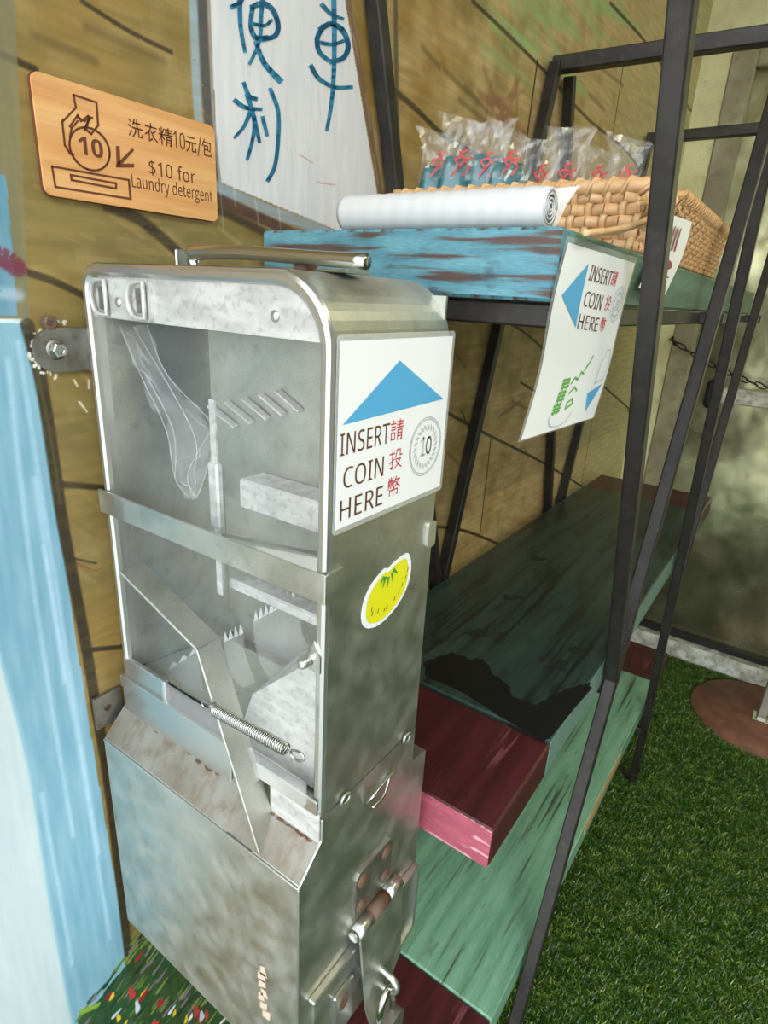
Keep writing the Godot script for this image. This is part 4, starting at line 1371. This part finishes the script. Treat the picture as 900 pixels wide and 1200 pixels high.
	for k in 4: ink_line(st, [Vector2(0.2 + 0.12 * k, 0.16), Vector2(0.28 + 0.12 * k, 0.42)], 0.05, lm)
	ink_poly(st, oval(Vector2(0.55, 0.62), Vector2(0.22, 0.06)), lm)
	obj("red_print", st, mat(rgb(140, 50, 60), 0.5), lf)
	st = mb()
	for k in 3: ink_line(st, [Vector2(0.15, 0.76 + 0.06 * k), Vector2(0.8, 0.76 + 0.06 * k)], 0.02, lm)
	obj("small_print", st, mat(rgb(90, 84, 84), 0.5), lf)

# ---------- signs, sticker, stand ----------
func coin_mark(st: SurfaceTool, c: Vector2, r: float, f: Callable) -> void:
	for rr in [1.0, 0.93]:
		var ring := []
		for k in 37: ring.append(c + Vector2(cos(TAU * k / 36), sin(TAU * k / 36)) * r * rr)
		ink_line(st, ring, r * 0.035, f)
	for k in 22:
		var an := TAU * k / 22
		var p := c + Vector2(cos(an), sin(an)) * r * 0.66
		ink_poly(st, PackedVector2Array([p + Vector2(cos(an + 0.6), sin(an + 0.6)) * r * 0.16, p + Vector2(cos(an + 2), sin(an + 2)) * r * 0.07, p - Vector2(cos(an + 0.6), sin(an + 0.6)) * r * 0.14, p - Vector2(cos(an + 2), sin(an + 2)) * r * 0.07]), f)
	ink_line(st, [c + Vector2(-0.28, 0.22) * r, c + Vector2(-0.16, 0.32) * r, c + Vector2(-0.16, -0.25) * r], r * 0.09, f)
	ink_line(st, [c + Vector2(-0.3, -0.27) * r, c + Vector2(-0.02, -0.27) * r], r * 0.08, f)
	var o := []
	for k in 17: o.append(c + Vector2(0.2 + cos(TAU * k / 16) * 0.15, sin(TAU * k / 16) * 0.28 + 0.02) * r)
	ink_line(st, o, r * 0.08, f)
func small_things() -> void:
	# laminated notice on the dispenser
	var z := D + 0.0035
	var s1 := thing("paper_sign", "laminated coin notice with blue upward arrow on the dispenser's side", "sign")
	var st := mb()
	prism(st, rounded(Vector2(0.0015, -0.1765), Vector2(0.1655, -0.0285), 0.004), on_side(D + 0.0022), 0.0, 0.0006)
	obj("laminate", st, M.lamin, s1)
	st = mb()
	prism(st, PackedVector2Array([Vector2(0.0042, -0.172), Vector2(0.161, -0.172), Vector2(0.161, -0.033), Vector2(0.0042, -0.033)]), on_side(D + 0.0028), 0.0, 0.0004)
	obj("sheet", st, M.paper, s1)
	var f := func(p: Vector2) -> Vector3: return Vector3(p.x, p.y, z)
	st = mb()
	ink_poly(st, PackedVector2Array([Vector2(0.0085, -0.0915), Vector2(0.078, -0.0495), Vector2(0.153, -0.0875)]), f)
	obj("arrow", st, M.cyan, s1)
	st = mb()
	ink_text(st, "INSERT", Vector2(0.0065, -0.1145), 0.0165, 0.063, f)
	ink_text(st, "COIN", Vector2(0.0115, -0.1410), 0.0165, 0.052, f)
	ink_text(st, "HERE", Vector2(0.0085, -0.1660), 0.0165, 0.056, f)
	obj("lettering", st, M.text, s1)
	st = mb()
	ink_han(st, "please", Vector2(0.0705, -0.1145), Vector2(0.019, 0.018), 0.0012, f)
	ink_han(st, "insert", Vector2(0.0715, -0.1390), Vector2(0.019, 0.018), 0.0012, f)
	ink_han(st, "money", Vector2(0.0705, -0.1630), Vector2(0.019, 0.018), 0.0012, f)
	obj("red_lettering", st, M.red, s1)
	st = mb()
	coin_mark(st, Vector2(0.128, -0.1275), 0.0265, f)
	obj("coin_emblem", st, M.greyink, s1)
	# sticker
	var sk := thing("sticker", "yellow fruit sticker with white border on the dispenser's side", "sticker")
	var blob := func(k: float) -> PackedVector2Array:
		var out := PackedVector2Array()
		var P := [[0.093, -0.2305], [0.113, -0.228], [0.1205, -0.234], [0.124, -0.250], [0.117, -0.268], [0.100, -0.281], [0.075, -0.287], [0.054, -0.281], [0.047, -0.268], [0.050, -0.252], [0.060, -0.240], [0.078, -0.2315], [0.084, -0.2335]]
		var c := Vector2(0.085, -0.257)
		var pts := []
		for q in P: pts.append(c + (Vector2(q[0], q[1]) - c) * k)
		pts.append(pts[0])
		var sm := smoothed(pts, 3)
		sm.pop_back()
		for q in sm: out.append(q)
		return out
	st = mb()
	prism(st, blob.call(1.0), on_side(D), 0.0, 0.0005)
	obj("border", st, M.paper, sk)
	var fs := func(p: Vector2) -> Vector3: return Vector3(p.x, p.y, D + 0.0009)
	st = mb()
	ink_poly(st, blob.call(0.86), fs)
	obj("fruit_print", st, mat(rgb(226, 220, 30), 0.4), sk)
	var fs2 := func(p: Vector2) -> Vector3: return Vector3(p.x, p.y, D + 0.0013)
	st = mb()
	for a in [[0.079, -0.241, 0.076, -0.249], [0.084, -0.243, 0.083, -0.252], [0.090, -0.241, 0.092, -0.250], [0.076, -0.240, 0.072, -0.244], [0.093, -0.238, 0.099, -0.243]]:
		ink_line(st, [Vector2(a[0], a[1]), Vector2(a[2], a[3])], 0.004, fs2, 0.001)
	obj("leaf_print", st, mat(rgb(70, 150, 60), 0.4), sk)
	st = mb()
	for a in [[0.060, -0.266], [0.061, -0.271], [0.070, -0.272], [0.080, -0.275], [0.084, -0.274], [0.096, -0.270], [0.103, -0.266], [0.108, -0.260], [0.113, -0.254], [0.116, -0.247]]:
		ink_line(st, [Vector2(a[0], a[1]), Vector2(a[0] + 0.0012, a[1] + 0.003)], 0.0012, fs2)
	obj("seed_print", st, M.text, sk)
	# engraved wooden plaque on the wall
	var pq := thing("wooden_plaque", "engraved pale wooden plaque with price and coin symbol on the painted wall", "sign")
	var wood := mat(Color.WHITE, 0.55)
	var g1 := stretched(1024, 512, 14, 1, 0.02, 301, 4)
	var g2 := stretched(1024, 512, 30, 1, 0.12, 302, 3)
	var wd := PackedByteArray()
	wd.resize(1024 * 512 * 3)
	for i in 1024 * 512:
		var t := clampf(g1[i] / 255.0 * 1.6 - 0.3, 0, 1)
		var c := rgb(224, 172, 114).lerp(rgb(208, 148, 90), t) * (0.97 + 0.05 * g2[i] / 255.0)
		wd[i * 3] = int(c.r * 255)
		wd[i * 3 + 1] = int(c.g * 255)
		wd[i * 3 + 2] = int(c.b * 255)
	wood.albedo_texture = tex(wd, 1024, 512)
	wood.uv1_scale = Vector3(2.6, 4, 1)
	st = mb()
	prism(st, rounded(Vector2(-0.0163, 0.0655), Vector2(0.1752, 0.1587), 0.007), on_side(0.0015), 0.0, 0.0055)
	obj("board", st, wood, pq)
	st = mb()
	prism(st, rounded(Vector2(-0.0168, 0.0650), Vector2(0.1757, 0.1592), 0.007), on_side(0.0012), 0.0, 0.003)
	obj("burnt_edge", st, M.engraved, pq)
	var fp := func(p: Vector2) -> Vector3: return px(p.x, p.y, 2, 0.0073)
	st = mb()
	for s in [[86, 111, 113, 120, 115, 147, 107, 157, 101, 152, 104, 140, 108, 138], [86, 111, 89, 126, 73, 143, 76, 170, 82, 180, 86, 181], [73, 143, 74, 140], [82, 148, 91, 135, 95, 142, 103, 136, 105, 141], [99, 152, 105, 137, 99, 142, 92, 138], [82, 160, 84, 150, 91, 142], [61, 195, 151, 211, 153, 233, 65, 219, 61, 195], [83, 205, 136, 215, 136, 221, 84, 211, 83, 205]]:
		var pts := []
		for i in range(0, s.size(), 2): pts.append(Vector2(s[i], s[i + 1]))
		ink_line(st, pts, 2.6, fp)
	var ring := []
	for k in 33:
		var an := TAU * k / 32
		ring.append(Vector2(105.0 + cos(an) * 23.5 + sin(an) * 2.0, 174.5 + sin(an) * 25 + cos(an) * 4))
	ink_line(st, ring, 2.6, fp)
	for s in [[[139, 193, 155, 176], 5.0, 3.5], [[138, 173, 139, 194], 4.5, 4.5], [[138, 194, 155, 194], 4.5, 4.5]]:
		ink_line(st, [Vector2(s[0][0], s[0][1]), Vector2(s[0][2], s[0][3])], s[1], fp, s[2])
	obj("coin_symbol", st, M.engraved, pq)
	st = mb()
	# text runs along the board in its own plane
	var fb := func(p: Vector2) -> Vector3: return Vector3(p.x, p.y, 0.0073)
	var at := func(u: float, v: float) -> Vector2:
		var p := px(u, v, 2, 0.0073)
		return Vector2(p.x, p.y)
	var t10: Vector2 = at.call(93, 180)
	ink_text(st, "10", t10 + Vector2(0, 0), 0.0145, 0.0235, fb, true)
	var l0: Vector2 = at.call(175, 203)
	var l1: Vector2 = at.call(229, 212)
	ink_text(st, "$10 for", l0, 0.0125, l1.x - l0.x, fb)
	l0 = at.call(155, 220)
	l1 = at.call(249, 235)
	ink_text(st, "Laundry detergent", l0, 0.0115, l1.x - l0.x, fb)
	var h0: Vector2 = at.call(151, 160)
	var h1: Vector2 = at.call(244, 182)
	var cw := (h1.x - h0.x) / 6.6
	ink_han(st, "wash", h0, Vector2(cw * 1.1, 0.0165), 0.0013, fb)
	ink_han(st, "cloth", h0 + Vector2(cw * 1.2, 0), Vector2(cw * 1.1, 0.0165), 0.0013, fb)
	ink_han(st, "essence", h0 + Vector2(cw * 2.35, 0), Vector2(cw * 1.1, 0.0165), 0.0013, fb)
	ink_text(st, "10", h0 + Vector2(cw * 3.55, 0.001), 0.0145, cw * 1.0, fb)
	ink_han(st, "yuan", h0 + Vector2(cw * 4.6, 0), Vector2(cw * 0.95, 0.0165), 0.0013, fb)
	ink_line(st, [h0 + Vector2(cw * 5.65, -0.001), h0 + Vector2(cw * 5.95, 0.0165)], 0.0013, fb)
	ink_han(st, "pack", h0 + Vector2(cw * 6.0, 0), Vector2(cw * 0.95, 0.0165), 0.0013, fb)
	obj("lettering", st, M.engraved, pq)
	# loose bolt in the wall above the lug
	st = mb()
	var nb := px(57, 378, 2, 0.004)
	lathe(st, [Vector2(0.0068, -0.003), Vector2(0.0068, 0.004), Vector2(0.0055, 0.0055), Vector2(0.0028, 0.0055), Vector2(0.0025, 0.004), Vector2(0, 0.004)], facing(nb, Vector3(0, 0, 1)), 6)
	tag(obj("wall_bolt", st, M.rust), "rusty bolt head in the painted wall above the dispenser's lug", "bolt")
	# second notice hanging from the front of the upper board, its foot curling in
	var s2 := thing("paper_sign", "long laminated coin notice with blue sideways arrow hanging from the upper board", "sign")
	var K := [[px(664, 276, 2, 0.3925), px(747, 302, 2, 0.3925)], [px(645, 352, 2, 0.393), px(728, 372, 2, 0.393)], [px(629, 440, 0, 0.236), px(713, 435, 0, 0.452)], [px(606, 519, 0, 0.224), px(696, 490, 0, 0.44)]]
	var lc := smoothed([K[0][0], K[1][0], K[2][0], K[3][0]], 6)
	var rc := smoothed([K[0][1], K[1][1], K[2][1], K[3][1]], 6)
	var sheet := func(s: float, t: float, off: float) -> Vector3:
		var k := clampf(t, 0, 1) * (lc.size() - 1)
		var i := mini(int(k), lc.size() - 2)
		var a: Vector3 = lc[i].lerp(lc[i + 1], k - i)
		var b: Vector3 = rc[i].lerp(rc[i + 1], k - i)
		var n: Vector3 = (b - a).cross(lc[i] - lc[i + 1]).normalized()
		if n.z < 0: n = -n
		return a.lerp(b, s) + n * off
	for e in [[0.0, 1.0, 0.0, 1.0, 0.0004, "laminate", M.lamin], [0.025, 0.97, 0.05, 0.985, 0.0008, "sheet", M.paper]]:
		st = mb(true)
		for i in 20:
			for j in 4:
				var s0 := lerpf(e[0], e[1], j / 4.0)
				var s1b := lerpf(e[0], e[1], (j + 1) / 4.0)
				var t0 := lerpf(e[2], e[3], i / 20.0)
				var t1 := lerpf(e[2], e[3], (i + 1) / 20.0)
				quad(st, sheet.call(s0, t0, e[4]), sheet.call(s1b, t0, e[4]), sheet.call(s1b, t1, e[4]), sheet.call(s0, t1, e[4]), Vector3(0, 0, 1))
		obj(e[5], st, e[6], s2)
	# coordinates on the sheet in units of its width: s right, t down
	var fq := func(p: Vector2) -> Vector3: return sheet.call(p.x, -p.y, 0.0014)
	st = mb()
	ink_fine(st, Vector2(0.09, -0.30), Vector2(0.30, -0.13), Vector2(0.33, -0.43), fq)
	obj("arrow", st, M.cyan, s2)
	st = mb()
	ink_fine(st, Vector2(0.73, -0.785), Vector2(0.93, -0.74), Vector2(0.79, -0.90), fq)
	obj("arrow", st, M.cyan, s2)
	st = mb()
	ink_text(st, "INSERT", Vector2(0.345, -0.205), 0.072, 0.31, fq)
	ink_text(st, "COIN", Vector2(0.36, -0.325), 0.072, 0.25, fq)
	ink_text(st, "HERE", Vector2(0.35, -0.435), 0.072, 0.28, fq)
	obj("lettering", st, M.text, s2)
	st = mb()
	ink_han(st, "please", Vector2(0.66, -0.20), Vector2(0.08, 0.075), 0.006, fq)
	ink_han(st, "insert", Vector2(0.66, -0.32), Vector2(0.08, 0.075), 0.006, fq)
	ink_han(st, "money", Vector2(0.66, -0.43), Vector2(0.08, 0.075), 0.006, fq)
	obj("red_lettering", st, M.red, s2)
	st = mb()
	coin_mark(st, Vector2(0.85, -0.28), 0.09, fq)
	ink_line(st, [Vector2(0.80, -0.735), Vector2(0.82, -0.60), Vector2(0.86, -0.575), Vector2(0.87, -0.535), Vector2(0.93, -0.525), Vector2(0.93, -0.57), Vector2(0.95, -0.60), Vector2(0.92, -0.71), Vector2(0.80, -0.735)], 0.008, fq)
	var lp := []
	for k in 17: lp.append(Vector2(0.42 + cos(PI + PI * k / 16) * 0.14, -0.88 + sin(PI + PI * k / 16) * 0.075))
	ink_line(st, lp, 0.01, fq)
	obj("grey_print", st, M.greyink, s2)
	st = mb()
	for k in 3:
		var o := Vector2(0.30 + 0.012 * (2 - k), -0.70 - 0.062 * k)
		for e in [[0, 0, 0.085, 0.005], [0, -0.018, 0.085, -0.013], [0, -0.036, 0.085, -0.031], [0.02, 0.004, 0.02, -0.045], [0.065, 0.008, 0.065, -0.04]]:
			ink_line(st, [o + Vector2(e[0], e[1]), o + Vector2(e[2], e[3])], 0.013, fq)
	for e in [[0.44, -0.72, 0.47, -0.69, 0.52, -0.70, 0.54, -0.66, 0.58, -0.67], [0.45, -0.77, 0.50, -0.74, 0.55, -0.76], [0.46, -0.82, 0.52, -0.80, 0.54, -0.83, 0.46, -0.85, 0.46, -0.82], [0.58, -0.65, 0.63, -0.61, 0.66, -0.57, 0.64, -0.60, 0.60, -0.63]]:
		var pts := []
		for q in range(0, e.size(), 2): pts.append(Vector2(e[q], e[q + 1]))
		ink_line(st, pts, 0.012, fq)
	obj("green_print", st, M.greenink, s2)
	# stand on the turf by the door
	var c := Vector3(2.12, FL, 0.75)
	var sd := thing("post_stand", "round reddish brown base plate with a grey square post on the turf", "stand", c)
	st = mb(true)
	lathe(st, [Vector2(0.25, 0.0), Vector2(0.25, 0.013), Vector2(0.246, 0.018), Vector2(0, 0.018)], Transform3D(), 64)
	obj("base_plate", st, tmat(mottled(256, 256, 401, rgb(128, 84, 64), rgb(108, 70, 54), rgb(92, 60, 46), 0.35), Vector2(4, 4), Vector2.ZERO, 0.6), sd)
	st = mb()
	bx(st, Vector3(-0.018, 0.018, -0.018), Vector3(0.018, 1.25, 0.018), 0.004)
	obj("post", st, M.steel, sd)
	box("post_flange", Vector3(-0.03, 0.018, -0.03), Vector3(0.03, 0.022, 0.03), 0.001, M.steel, sd)

# ---------- artificial turf ----------
func turf() -> void:
	var st := mb()
	for i in 7:
		var a := TAU * i / 7.0 + 0.3
		var d := Vector3(cos(a), 0, sin(a))
		var s := Vector3(-d.z, 0, d.x)
		var b := d * 0.003
		var m := d * 0.0075 + Vector3(0, 0.010, 0)
		var t := d * (0.010 + 0.003 * (i % 3)) + s * (0.004 if i % 2 else -0.004) + Vector3(0, 0.013 + 0.003 * (i % 2), 0)
		quad(st, b - s * 0.0013, b + s * 0.0013, m + s * 0.0012, m - s * 0.0012)
		tri(st, m - s * 0.0012, m + s * 0.0012, t)
	st.generate_normals()
	var mesh := st.commit()
	var mm := MultiMesh.new()
	mm.transform_format = MultiMesh.TRANSFORM_3D
	mm.use_colors = true
	mm.mesh = mesh
	var places := []
	for k in 62000:
		var x := rng.randf_range(0.0, 2.36)
		var z := rng.randf_range(0.25, 1.15)
		if Vector2(x - 2.12, z - 0.75).length() < 0.256: continue
		places.append(Vector3(x, FL, z))
	mm.instance_count = places.size()
	for i in places.size():
		var sc := rng.randf_range(0.8, 1.3)
		mm.set_instance_transform(i, Transform3D(Basis(Vector3.UP, rng.randf() * TAU).scaled(Vector3(sc, sc * rng.randf_range(0.8, 1.3), sc)), places[i]))
		var g := Color(0.016, 0.072, 0.003).lerp(Color(0.24, 0.34, 0.05), pow(rng.randf(), 3.5))
		mm.set_instance_color(i, g)
	var o := MultiMeshInstance3D.new()
	o.name = numbered("artificial_turf")
	o.multimesh = mm
	var m := mat(Color.WHITE, 0.3)
	m.vertex_color_use_as_albedo = true
	m.cull_mode = BaseMaterial3D.CULL_DISABLED
	o.material_override = m
	add_child(o)
	tag(o, "green artificial turf blades covering the floor", "turf", "", "stuff")
